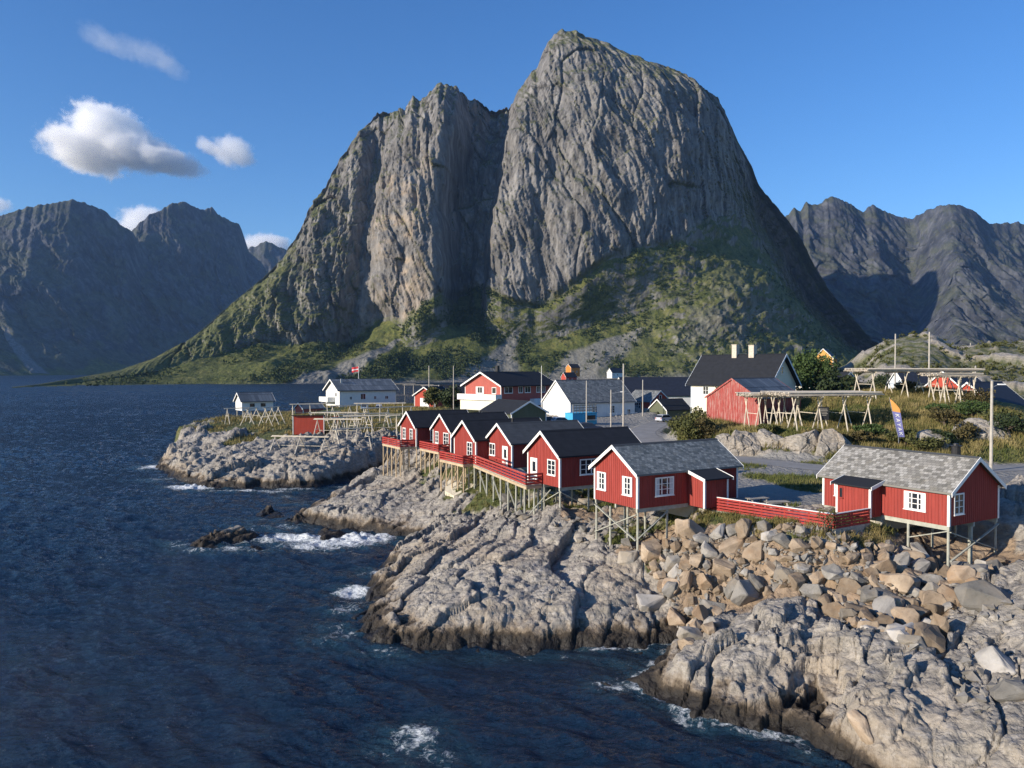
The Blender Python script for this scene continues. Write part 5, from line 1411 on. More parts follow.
# far shore of the sound
for px_, d, z, W, L, wh, ri, wm, rm, lab, nm in [
    (571, 930, 10.0, 10, 14, 11, 4, M_ORANGE, M_FELT, 'orange house on the far shore below the scree', 'orange_house'),
    (566, 880, 3.0, 9, 16, 7, 5, M_BRIGHTRED, M_FELT, 'red boathouse on the far shore beside the orange house', 'boathouse'),
    (612, 930, 8, 9, 18, 7, 5, M_WHITEB, M_FELTBLUE, 'small white house on the far shore below the rock spur', 'white_house'),
    (800, 900, 4, 9, 16, 6, 5, M_WHITEB, M_FELTBLUE, 'white cabin on the far shore hidden behind the village trees', 'cabin')][:3]:
    h = corner_house(px_, d, z, 35, W, nm, lab, 'house')
    shell(h, L, W, wh, ri, wm, rm, 0.5, 0.5, 0.3, 0)
    for a in (3, 9): window(h, face_frame('s-', L, W), a, wh * 0.45, 1.8, 2.0, 2, 2, 0.2)

# ================================================================== roads
def ribbon(name, pts, width, mat, dz=0.05, step=0.6, kind='structure', taper=None):
    P_ = [Vector((p[0], p[1], 0)) for p in pts]
    # Catmull-Rom
    out = []
    for i in range(len(P_) - 1):
        p0 = P_[max(0, i - 1)]; p1 = P_[i]; p2 = P_[i + 1]; p3 = P_[min(len(P_) - 1, i + 2)]
        n = max(2, int((p2 - p1).length / step))
        for k in range(n):
            u = k / n
            out.append(0.5 * ((2 * p1) + (p2 - p0) * u + (2 * p0 - 5 * p1 + 4 * p2 - p3) * u * u + (3 * p1 - p0 - 3 * p2 + p3) * u ** 3))
    out.append(P_[-1])
    V = np.zeros((len(out), 9, 3))
    for i, p in enumerate(out):
        d = (out[min(i + 1, len(out) - 1)] - out[max(i - 1, 0)]).normalized(); nn = Vector((-d.y, d.x, 0))
        w = width if taper is None else width * (taper[0] + (taper[1] - taper[0]) * i / len(out))
        for j in range(9):
            q = p + nn * (w * (j / 8 - 0.5)); V[i, j, :2] = q.x, q.y
    hh = H(V[..., 0], V[..., 1], True)
    hh = hh.copy()
    mx = hh.max(axis=1)
    k = np.ones(9) / 9
    sm = np.convolve(np.pad(mx, 4, mode='edge'), k, 'valid')
    V[..., 2] = 7.315 - 0.02 * (np.linspace(-1, 1, 9) ** 2)[None]
    o = grid_obj(name, V, mat, True); o['kind'] = kind
    return o
t = NT('asphalt')
P = t.pos()
c = t.ramp(t.noise(0.6, 7, 0.6, P), [(0.3, (0.21, 0.205, 0.195)), (0.7, (0.30, 0.29, 0.275))])
c = t.mix(t.mapr(t.noise(14, 3, 0.6, P), 0.4, 0.7, 0, 0.4), c, (0.24, 0.235, 0.225))
t.bsdf(c, 0.9, t.bump(t.noise(20, 3, 0.6, P), 0.2, 0.02), 0.2)
M_ASPH = t.m
ribbon('road', ROAD, 4.6, M_ASPH)
# ================================================================== boulders under the fence
rng = np.random.RandomState(7)
def stone_mat(name, lo, mid, hi, stain):
    t = NT(name); oc = t.objc(); rd = t.rnd()
    off = t.n('ShaderNodeVectorMath', operation='ADD'); t.l(oc, off.inputs[0])
    cmb = t.n('ShaderNodeCombineXYZ'); t.l(t.math('MULTIPLY', rd, 50.0), cmb.inputs[0]); t.l(cmb.outputs[0], off.inputs[1])
    v = off.outputs[0]
    n = t.noise(1.3, 8, 0.65, v); f = t.noise(7, 6, 0.65, v)
    c = t.ramp(n, [(0.28, lo), (0.5, mid), (0.72, hi)])
    c = t.mix(t.mapr(t.noise(0.8, 4, 0.6, v), 0.5, 0.66, 0, 0.6), c, stain)
    c = t.mix(t.mapr(f, 0.56, 0.74, 0, 0.5), c, tuple(k * 0.45 for k in lo))
    h = t.n('ShaderNodeHueSaturation'); t.l(c, h.inputs['Color']); t.l(t.mapr(rd, 0, 1, 0.62, 1.28), h.inputs['Value'])
    nb = t.bump(n, 0.5, 0.12); nb = t.bump(f, 0.4, 0.04, nb)
    t.bsdf(h.outputs[0], 0.9, nb, 0.2)
    return t.m
M_ST_BROWN = stone_mat('brown_stone', (0.17, 0.13, 0.09), (0.285, 0.22, 0.155), (0.40, 0.325, 0.24), (0.25, 0.155, 0.085))
M_ST_GREY = stone_mat('grey_stone', (0.15, 0.145, 0.13), (0.25, 0.235, 0.21), (0.38, 0.36, 0.33), (0.27, 0.215, 0.15))
M_ST_PALE = stone_mat('pale_stone', (0.22, 0.208, 0.186), (0.31, 0.292, 0.265), (0.39, 0.372, 0.343), (0.38, 0.31, 0.22))
def stone_mesh(seed, mat, res=2):
    r = np.random.RandomState(seed)
    bm = bmesh.new()
    ax = np.array([1.0, 0.62 + 0.35 * r.rand(), 0.45 + 0.35 * r.rand()])
    for i in range(21):
        p = r.normal(size=3); p /= np.linalg.norm(p)
        # a rounded box cut by random planes gives angular quarry stone
        p = np.sign(p) * np.abs(p) ** 0.6
        p *= ax * (0.46 + 0.13 * r.rand())
        bm.verts.new(p)
    res_ = bmesh.ops.convex_hull(bm, input=bm.verts)
    bmesh.ops.delete(bm, geom=[g for g in res_['geom_interior'] if isinstance(g, bmesh.types.BMVert)], context='VERTS')
    bmesh.ops.dissolve_limit(bm, angle_limit=R(22), verts=bm.verts, edges=bm.edges)
    bmesh.ops.bevel(bm, geom=list(bm.edges), offset=0.022, segments=1, affect='EDGES')
    bmesh.ops.triangulate(bm, faces=bm.faces)
    bmesh.ops.subdivide_edges(bm, edges=bm.edges, cuts=1, use_grid_fill=True)
    for v in bm.verts:
        p = v.co; q = r.rand() * 0.0
        k = float(perlin(np.array([p.x * 3 + seed]), np.array([p.y * 3 + p.z * 2.3]), seed)[0])
        v.co += v.normal * 0.05 * k if v.normal.length else Vector()
    bmesh.ops.recalc_face_normals(bm, faces=bm.faces)
    me = bpy.data.meshes.new('boulder'); bm.to_mesh(me); bm.free()
    me.materials.append(mat)
    return me
ST = {'brown': [stone_mesh(100 + i, M_ST_BROWN) for i in range(9)], 'grey': [stone_mesh(200 + i, M_ST_GREY) for i in range(8)], 'pale': [stone_mesh(300 + i, M_ST_PALE) for i in range(6)]}
def put_stone(x, y, s, kind, label, group, sink=0.28, flat=1.0, name='boulder'):
    me = ST[kind][rng.randint(len(ST[kind]))]
    o = bpy.data.objects.new(name, me); COL.objects.link(o)
    o.rotation_euler = (rng.normal() * 0.45, rng.normal() * 0.45, rng.rand() * 6.28)
    sc_ = s * (0.85 + 0.3 * rng.rand(3)); o.scale = (sc_[0], sc_[1], sc_[2] * flat)
    zs = H(np.array([x, x + 0.2 * s, x - 0.2 * s, x]), np.array([y, y, y, y - 0.25 * s]))
    o.location = (x, y, float(np.mean(zs)) + s * (0.30 - sink))
    tag(o, label, 'boulder', group)
    return o
# slope outline as seen in the photograph, walked on the ground
def px_to_ground(px, py):
    z = 4.5
    for _ in range(12):
        p = on_z(px, py, z); z = 0.5 * z + 0.5 * H(p[0], p[1], False)
    return p
QUAD = [(640, 566), (664, 548), (690, 532), (730, 530), (780, 541), (832, 551), (880, 540), (918, 547), (948, 566), (985, 566), (1004, 560), (975, 590), (940, 615), (950, 640), (915, 655), (880, 640), (845, 628), (815, 606), (770, 592), (722, 600), (712, 632), (688, 640), (690, 606), (660, 590)]
Q = np.array([px_to_ground(a, b)[:2] for a, b in QUAD])
x0, y0 = Q.min(0); x1, y1 = Q.max(0)
LABS = {'brown': 'rust brown angular boulder in the broken stone slope below the red fence', 'grey': 'dull grey angular boulder in the broken stone slope below the red fence', 'pale': 'pale whitish angular boulder in the broken stone slope below the red fence'}
placed = []
cand = rng.rand(26000, 2) * [x1 - x0, y1 - y0] + [x0, y0]
ins = poly_sd(cand[:, 0], cand[:, 1], Q) > 0.1
cand = cand[ins]
FLA, FLB, FLC = (Vector((v_.x, v_.y)) for v_ in (f0, f1, f2))
def fence_d(x, y):
    r_ = 9e9
    for a_, b_ in ((FLA, FLB), (FLB, FLC)):
        e_ = b_ - a_; q_ = Vector((x, y)) - a_; r_ = min(r_, (q_ - e_ * max(0, min(1, q_.dot(e_) / e_.length_squared))).length)
    return r_
cand = np.array([c_ for c_ in cand if fence_d(c_[0], c_[1]) > 1.5])
sizes = np.concatenate([np.full(14, 2.05), np.full(60, 1.5), np.full(130, 1.1), np.full(90, 0.8)])
sizes = sizes * (0.85 + 0.3 * rng.rand(len(sizes)))
ci = 0
PX_ = []
for s_ in sizes:
    for _ in range(160):
        c0 = cand[rng.randint(len(cand))]
        if all((c0[0] - p[0]) ** 2 + (c0[1] - p[1]) ** 2 > (0.33 * (s_ + p[2])) ** 2 for p in placed):
            placed.append((c0[0], c0[1], s_)); break
for x, y, s_ in placed:
    k = rng.choice(['brown', 'grey', 'pale'], p=[0.66, 0.25, 0.09])
    put_stone(x, y, min(s_, 0.35 + 0.42 * fence_d(x, y)), k, LABS[k], 'boulders of the broken stone slope', 0.12)
print('boulders', len(placed))
# rubble between them: too small and too many to count
def rubble(name, area, n, smin, smax, mat, seed, ztop=None):
    r = np.random.RandomState(seed)
    lo = area.min(0); hi = area.max(0)
    c = r.rand(n * 3, 2) * (hi - lo) + lo
    c = c[poly_sd(c[:, 0], c[:, 1], area) > 0][:n]
    hz = H(c[:, 0], c[:, 1])
    base = np.array([(1, 0, 0), (-1, 0, 0), (0, 1, 0), (0, -1, 0), (0, 0, 1), (0, 0, -1), (.7, .7, .5), (-.7, .6, .5)])[:6]
    fc = np.array([(0, 2, 4), (2, 1, 4), (1, 3, 4), (3, 0, 4), (2, 0, 5), (1, 2, 5), (3, 1, 5), (0, 3, 5)])
    V = []; F = []
    for i, (p, z) in enumerate(zip(c, hz)):
        s = smin + (smax - smin) * r.rand() ** 2
        b = base * s * (0.35 + 0.5 * r.rand(6, 1)) * np.array([1, 0.8, 0.6])
        a = r.rand() * 6.28; rot = np.array(Euler((r.normal() * .6, r.normal() * .6, a)).to_matrix())
        V.append(b @ rot.T + [p[0], p[1], z + s * 0.12]); F.append(fc + 6 * i)
    o = tri_obj(name, np.vstack(V), np.vstack(F), mat)
    o['kind'] = 'stuff'
    return o
rubble('rubble', Q, 1300, 0.25, 0.7, M_ST_BROWN, 3); rubble('rubble', Q, 1300, 0.25, 0.7, M_ST_GREY, 13)
Q2 = np.array([px_to_ground(a, b)[:2] for a, b in [(480, 500), (520, 522), (560, 520), (600, 520), (640, 520), (660, 540), (630, 560), (590, 540), (540, 525), (500, 510)]])
rubble('rubble', Q2, 260, 0.3, 1.0, M_ST_GREY, 4)
Q3 = np.array([px_to_ground(a, b)[:2] for a, b in [(960, 600), (1024, 600), (1024, 690), (990, 740), (950, 690), (975, 650)]])
rubble('rubble', Q3, 110, 0.25, 0.8, M_ST_GREY, 5)
# single big blocks lying on the slabs
for px_, py_, s_, k, lab in [(745, 596, 2.6, 'pale', 'huge pale block lying against the foot of the broken stone slope'), (868, 634, 1.7, 'pale', 'rounded pale boulder above the dark cleft in the front rock'),
                             (908, 648, 1.8, 'pale', 'white topped block between brown stones, above the front rock'), (628, 568, 1.6, 'pale', 'long pale block right under the slate roofed cabin stilts'),
                             (672, 592, 1.9, 'grey', 'large grey block at the head of the dark inlet'), (652, 606, 1.9, 'pale', 'squarish pale block on the slab left of the dark inlet'),
                             (690, 652, 1.5, 'brown', 'dark brown block in the inlet between the two big rocks'), (985, 600, 3.0, 'grey', 'tall smooth grey block below the right cabin gable'),
                             (996, 668, 1.9, 'pale', 'flat pale block near the right edge of the shore'), (945, 600, 1.7, 'brown', 'reddish brown flat block below the right cabin stilts'),
                             (586, 505, 1.4, 'grey', 'grey block on the turf below the black roofed cabin'), (1008, 700, 1.6, 'grey', 'grey block at the right edge near the water'),
                             (862, 738, 1.5, 'brown', 'dark wet block at the water between the two front rocks'), (505, 500, 1.5, 'grey', 'grey block under the long railed deck')]:
    p = px_to_ground(px_, py_)
    put_stone(p[0], p[1], s_, k, lab, None, 0.2)
# rock outcrops along the far side of the road
def outcrop(px_, py_, d, sx_, sz_, seed, lab):
    a = at_d(px_, py_, d)
    bm = bmesh.new(); bmesh.ops.create_icosphere(bm, subdivisions=6, radius=1.0)
    P_ = np.array([v.co[:] for v in bm.verts]); r = np.random.RandomState(seed)
    P_ = np.sign(P_) * np.abs(P_) ** 0.72 * np.array([sx_, sx_ * 0.8, sz_])
    for _ in range(9):                                    # planar joint faces
        n_ = r.normal(size=3); n_[2] = abs(n_[2]) * 0.7; n_ /= np.linalg.norm(n_)
        k_ = (0.62 + 0.2 * r.rand()) * np.linalg.norm(n_ * np.array([sx_, sx_ * .8, sz_]))
        dd = P_ @ n_ - k_; P_ -= np.clip(dd, 0, None)[:, None] * n_ * 0.92
    X_, Y_, Z_ = P_[:, 0] + seed * 7, P_[:, 1], P_[:, 2]
    b_, e_ = blocks(X_ + 0.5 * Y_, Z_ + 0.4 * Y_, 1.3, R(64), 1.8, 800 + seed, 0.4, 0.3, (0.3, 0.1), 0.6)
    q_ = 0.20 * b_ - 0.16 * np.exp(-(e_ / 0.09) ** 2) + 0.12 * fbm(X_ * 0.8 + Y_ * 0.6, Z_ * 0.8 - Y_ * 0.5, 5, 810 + seed)
    nn_ = P_ / (np.linalg.norm(P_, axis=1, keepdims=True) + 1e-6)
    P_ = P_ + nn_ * q_[:, None]
    for v, p_ in zip(bm.verts, P_): v.co = p_
    me = bpy.data.meshes.new('rock_outcrop'); bm.to_mesh(me); bm.free()
    o = link_mesh('rock_outcrop', me, None, M_LAND); o.location = a; o.rotation_euler = (0.1, -0.15, r.rand() * 0.6 - 0.3)
    tag(o, lab, 'rock', 'outcrops along the grassy bank')
for i_, (px_, py_, d, sx_, sz_, lab) in enumerate([
    (746, 452, 98, 2.4, 2.3, 'pale rock outcrop at the left end of the grassy bank by the road'), (772, 452, 97, 2.1, 2.4, 'upright grey rock outcrop, second from the left on the grassy bank'),
    (803, 454, 94.5, 2.2, 2.6, 'tall split rock outcrop below the notice board'), (832, 456, 93, 2.5, 2.4, 'broad grey rock outcrop right of the notice board'), (725, 449, 100, 1.6, 1.5, 'small rock outcrop below the weathered barn'),
    (985, 440, 96, 2.8, 2.0, 'dark rock outcrop in the bushes beside the lamp pole'), (932, 448, 93, 2.0, 1.5, 'dark rock outcrop in the bushes behind the right cabin')]):
    outcrop(px_, py_ - 3, d, sx_ * 1.25, sz_ * 1.2, i_, lab)
# grey gravel heap on the yard
p = on_z(785, 488, 7.3)

# ================================================================== drying racks
def rack(label, loc, rz, L=8, W=4.5, hgt=3.0, n=3, flat=False, rails=6, mat=None, group='wooden fish drying racks', sub=True):
    mat = mat or M_PALEWOOD
    e = empty('drying_rack', loc, rz, label, 'drying rack', group)
    zz = []
    for i in range(n):
        x = L * (i / (n - 1) - 0.5) if n > 1 else 0
        for s in (-1, 1):
            wx, wy = local_to_world(e, (x, s * W / 2)); zb = H(wx, wy) - loc[2] - 0.2
            m = MB(); m.tube((x, s * W / 2, zb), (x, -s * 0.18 if not flat else s * W * 0.30, hgt), 0.095, 0.075, 6); m.build('leg', mat, e)
            if flat:
                m = MB(); m.tube((x, s * W * 0.12, zb), (x, s * W * 0.44, hgt), 0.085, 0.07, 6); m.build('leg', mat, e)
        m = MB(); m.bar((x, -W * 0.26, hgt * 0.52), (x, W * 0.26, hgt * 0.52), 0.08); m.build('crossbar', mat, e)
    if flat:
        m = MB()
        for i in range(n):
            x = L * (i / (n - 1) - 0.5); m.tube((x, -W * 0.5, hgt), (x, W * 0.5, hgt), 0.09, 0.09, 6)
        m.build('beam', mat, e)
        r = np.random.RandomState(int(abs(loc[0] * 100)))
        m = MB()
        for k in range(rails * 3):
            kk = k % rails; lay = k // rails
            y = -W * 0.5 + W * kk / (rails - 1) + r.normal() * 0.08
            m.tube((-L / 2 - 0.9 - r.rand() * 0.9, y + r.normal() * 0.05, hgt + 0.16 + 0.17 * lay + r.rand() * 0.09), (L / 2 + 0.9 + r.rand() * 0.9, y + r.normal() * 0.1, hgt + 0.16 + 0.17 * lay + r.rand() * 0.09), 0.085, 0.06, 6)
        m.build('pole_bed', M_BED, e)
    else:
        for k in (0, 1):
            m = MB(); y = -0.16 + 0.32 * k
            m.tube((-L / 2 - 0.7, y, hgt - 0.10 + 0.10 * k), (L / 2 + 0.7, y, hgt - 0.05 + 0.10 * k), 0.07, 0.055, 6); m.build('ridge_pole', mat, e)
        m = MB()
        m.bar((-L / 2, W * 0.25, hgt * 0.45), (L / 2, W * 0.25, hgt * 0.45), 0.07); m.build('side_pole', mat, e)
    return e
def rack_at(px, py, d, label, rz, **k):
    a = at_d(px, py, d); return rack(label, (a[0], a[1], H(a[0], a[1], False)), R(rz), **k)
# the two big flat racks on the knoll
a = at_d(820, 424, 104); z0 = H(a[0], a[1], False)
top = at_d(812, 394, 104)[2]
rack('broad flat drying rack with bleached pole bed, standing below the upper one', (a[0], a[1], z0), R(12), L=11.0, W=7, hgt=top - z0 - 0.25, n=4, flat=True, rails=22)
a = at_d(912, 398, 122); z0 = H(a[0], a[1], False); top = at_d(912, 371, 122)[2]
rack('upper flat drying rack with bleached pole bed on the crest of the knoll', (a[0], a[1], z0), R(4), L=15.5, W=7, hgt=top - z0 - 0.2, n=4, flat=True, rails=26)
a = at_d(772, 428, 109); z0 = H(a[0], a[1], False); top = at_d(772, 397, 109)[2]
rack('small flat drying rack close against the shaded side of the weathered barn', (a[0], a[1], z0), R(12), L=6, W=5, hgt=top - z0, n=3, flat=True, rails=16)
a = at_d(952, 402, 117); z0 = H(a[0], a[1], False); top = at_d(952, 377, 117)[2]
rack('low rack frame with a bare pole bed under the right end of the upper rack', (a[0], a[1], z0), R(8), L=5, W=4, hgt=top - z0, n=3, flat=True, rails=9)
# A-frame racks over the headland
for px_, py_, d, rz, L_, h_, n_, lab in [
    (300, 455, 133, -14, 9.5, 3.1, 3, 'A-frame drying rack in front of the bright red shed'),
    (352, 453, 138, 35, 6.0, 3.3, 2, 'A-frame drying rack just right of the bright red shed, nearest the water'),
    (352, 442, 147, 48, 8.0, 3.6, 3, 'A-frame drying rack in the middle of the group right of the bright red shed'),
    (365, 434, 155, 30, 9.0, 3.4, 3, 'A-frame drying rack behind the middle one, right of the bright red shed'),
    (388, 432, 160, 38, 11.0, 4.0, 3, 'long A-frame drying rack nearest to the far end of the cabin row'),
    (325, 426, 160, 55, 7.0, 3.6, 3, 'A-frame drying rack close beside the lean-to of the bright red shed'),
    (272, 428, 172, 80, 6.0, 4.0, 3, 'A-frame drying rack left of the bright red shed, turned end-on'),
    (252, 428, 178, 85, 5.0, 3.6, 2, 'A-frame drying rack below the white boathouse, on its right'),
    (238, 428, 182, 40, 5.0, 3.6, 2, 'A-frame drying rack below the white boathouse, on its left'),
    (310, 420, 185, 20, 8.0, 3.8, 3, 'A-frame drying rack behind the bright red shed'),
    (350, 421, 182, 40, 9.0, 3.6, 3, 'A-frame drying rack in front of the parked cars on the headland'),
    (338, 447, 142, -10, 8.0, 4.0, 3, 'broadside A-frame drying rack just right of the bright red shed'),
    (372, 446, 143, 12, 9.0, 4.3, 3, 'tall broadside A-frame drying rack at the right edge of the headland rock'),
    (335, 437, 152, 0, 8.0, 4.2, 3, 'broadside A-frame drying rack level with the lean-to of the bright red shed'),
    (380, 425, 172, 8, 10.0, 4.4, 3, 'broadside A-frame drying rack below the red garage')]:
    rack_at(px_, py_, d, lab, rz, L=L_, hgt=h_, n=n_, W=3.6)
for i, px_ in enumerate((400, 418, 436, 454)):
    a = at_d(px_, 392, 262)
    rack('tall A-frame drying rack by the water behind the red garage', (a[0], a[1], H(a[0], a[1], False)), R(5), L=9, hgt=7.0, n=4, W=5, mat=M_GREYWOOD, group='tall racks lining the sound')

# ================================================================== poles and lamps
def pole(label, px, ytop, d, base_px=None, lamp=0, r=0.13, cat='utility pole', mat=None, cross=False):
    a = at_d(px, ytop, d); x, y = a[0], a[1]; zb = H(x, y, False)
    if zb < 0.5: zb = 0.5
    e = empty('utility_pole' if not lamp else 'street_lamp', (x, y, zb), 0, label, cat if not lamp else 'street lamp')
    hh = a[2] - zb
    m = MB(); m.tube((0, 0, -0.5), (0, 0, hh), r * 1.15, r * 0.85, 10); m.build('pole', mat or M_POLE, e)
    m = MB(); m.tube((0, 0, hh), (0, 0, hh + 0.06), r * 0.95, r * 0.7, 10); m.build('cap', M_METAL, e)
    if lamp:
        m = MB(); m.tube((0, 0, hh - 0.7), (lamp, 0, hh - 0.35), 0.035, 0.03, 6); ar = m.build('arm', M_METAL, e)
        sg = 1 if lamp > 0 else -1
        m = MB(); m.extr([(-0.16, 0.0), (0.16, 0.0), (0.12, 0.13), (-0.12, 0.13)], lamp - 0.1 * sg, lamp + 0.65 * sg, 'x')
        o = m.build('lamp_head', M_TRIM, e); o.location = (0, 0, hh - 0.42)
    if cross:
        m = MB(); m.bar((-0.9, 0, hh - 0.4), (0.9, 0, hh - 0.4), 0.1); m.build('crossarm', M_POLE, e)
    return e
pole('pale timber street lamp pole at the roadside behind the right cabin', 992, 381, 82.0, lamp=0.75, r=0.15)
pole('street lamp on a short pole in front of the white slate house', 611, 390, 150, lamp=1.9, r=0.13)
pole('tall bare pole beside the white slate house, taller than its ridge', 623.5, 364, 150, r=0.17)
pole('pole standing in front of the turquoise kiosk', 586.5, 381, 152, r=0.12)
pole('pole with lamp top beside the small red shed', 642.8, 380, 170, r=0.12)
pole('tall pole rising behind the upper rack, nearer the mountain', 895.5, 334, 175, r=0.17)
pole('tall pole rising behind the upper rack, right of another one', 929.5, 332, 150, r=0.17)
pole('short grey pole in front of the dark blue roofs', 975.5, 366, 138, r=0.15)
pole('dark pole beside the red garage on the headland', 429, 366, 215, r=0.14)
pole('thin pole left of the salmon house', 453.5, 366, 200, r=0.12)
pole('thin mast in front of the salmon house windows', 541.5, 366, 172, r=0.06, mat=M_TRIM)
pole('short pole on the far hillside among dark spruces', 970.5, 343, 330, r=0.2)

# flag pole by the long white house
a = at_d(358.5, 366, 250); zb = H(a[0], a[1], False)
e = empty('flagpole', (a[0], a[1], zb), 0, 'white flagpole with red flag behind the long white house', 'flagpole')
m = MB(); m.tube((0, 0, -0.3), (0, 0, a[2] - zb), 0.09, 0.06, 8); m.build('pole', M_TRIM, e)
M_FLAGR = simple('red_flag_cloth', (0.55, 0.05, 0.06), 0.9, 0.1, 2); M_FLAGW = simple('white_flag_cloth', (0.7, 0.7, 0.7), 0.9, 0.1, 2)
hh = a[2] - zb
def cloth(nx, nz, fx, fz, th=0.015):
    V = []; F = []
    for i in range(nx + 1):
        for j in range(nz + 1): V.append(fx(i / nx, j / nz))
    for i in range(nx):
        for j in range(nz):
            b = i * (nz + 1) + j; F.append((b, b + nz + 1, b + nz + 2, b + 1))
    return np.array(V), np.array(F)
V, F = cloth(10, 6, lambda u, v: (-0.06 - 2.1 * u, 0.18 * math.sin(u * 7) * u, hh - 0.15 - 1.6 * (1 - v) - 0.35 * u), None)
tri_obj('flag', V, F, M_FLAGR, e, True)
V, F = cloth(10, 2, lambda u, v: (-0.06 - 2.1 * u, 0.18 * math.sin(u * 7) * u - 0.02, hh - 0.85 - 0.3 * (1 - v) - 0.35 * u), None)
tri_obj('cross_stripe', V, F, M_FLAGW, e, True)

# feather flag
a = at_d(899, 440, 91); zb = a[2]
ft = empty('feather_flag', (a[0], a[1], zb), R(0), 'orange and violet feather flag reading KAYAK on the grassy knoll', 'flag')
Hf = 4.9
def pcurve(v): return (-1.0 * v ** 1.0 - 0.25 * v * v, 0.0, Hf * v)
M_FO = simple('orange_flag_cloth', (0.75, 0.36, 0.10), 0.9, 0.06, 2); M_FV = simple('violet_flag_cloth', (0.20, 0.20, 0.42), 0.9, 0.08, 2)
def width(v): return 0.95 * min(1, (1 - v) * 4.2) ** 0.7 * (0.78 + 0.22 * v)
def fpt(u, v, off=0.0):
    # leading edge on the left leaning pole, cloth hangs to the right
    lx = -1.15 * v
    return (lx + u * width(v), 0.08 * math.sin(3 * v + 2 * u) - off, 0.15 + Hf * v - 0.25 * u * v)
m = MB()
for i in range(12): 
    p = fpt(0, i / 12); q = fpt(0, (i + 1) / 12); m.tube((p[0] - .03, p[1] + .02, p[2]), (q[0] - .03, q[1] + .02, q[2]), 0.03, 0.025, 6)
m.tube((-0.03, 0.02, -0.4), (fpt(0, 0)[0] - .03, 0.02, 0.16), 0.03, 0.03, 6)
m.build('pole', M_METAL, ft)
V, F = cloth(8, 14, lambda u, v: fpt(u, 0.04 + 0.62 * v), None); tri_obj('banner', V, F, M_FV, ft, True)
V, F = cloth(8, 12, lambda u, v: fpt(u, 0.66 + 0.34 * v), None); tri_obj('banner_top', V, F, M_FO, ft, True)
# letters KAYAK read from the top down, turned on their side
LET = {'K': [((0, 0), (0, 1)), ((0.05, 0.5), (0.7, 1)), ((0.2, 0.6), (0.75, 0))], 'A': [((0, 0), (0.38, 1)), ((0.38, 1), (0.76, 0)), ((0.15, 0.35), (0.62, 0.35))], 'Y': [((0, 1), (0.38, 0.5)), ((0.76, 1), (0.38, 0.5)), ((0.38, 0.5), (0.38, 0))]}
m = MB()
for i, ch in enumerate('KAYAK'):
    vb = 0.60 - i * 0.112
    for (ax_, ay_), (bx_, by_) in LET[ch]:
        p = fpt(0.26 + 0.5 * ay_, vb - 0.085 * ax_, 0.03); q = fpt(0.26 + 0.5 * by_, vb - 0.085 * bx_, 0.03)
        m.bar(p, q, 0.075, 0.012, up=(0, 1, 0))
m.build('lettering', M_TRIM, ft)
# dark board under the lower rack
a = at_d(823.5, 420, 101)
e = empty('notice_board', (a[0], a[1], a[2]), R(-10), 'dark notice board hung on the front post of the lower drying rack', 'sign')
m = MB(); m.box(-0.65, 0.65, -0.04, 0.04, 0.0, 1.7); m.build('panel', M_BLACKM, e)
m = MB()
for k_, (z, w) in enumerate([(1.4, .45), (1.2, .5), (1.0, .4), (0.8, .5), (0.6, .35)]): m.box(-w, w, -0.052, -0.042, z, z + 0.06)
m.box(-0.72, -0.66, -0.06, 0.06, -1.6, 1.8); m.build('frame', M_GREYWOOD, e)

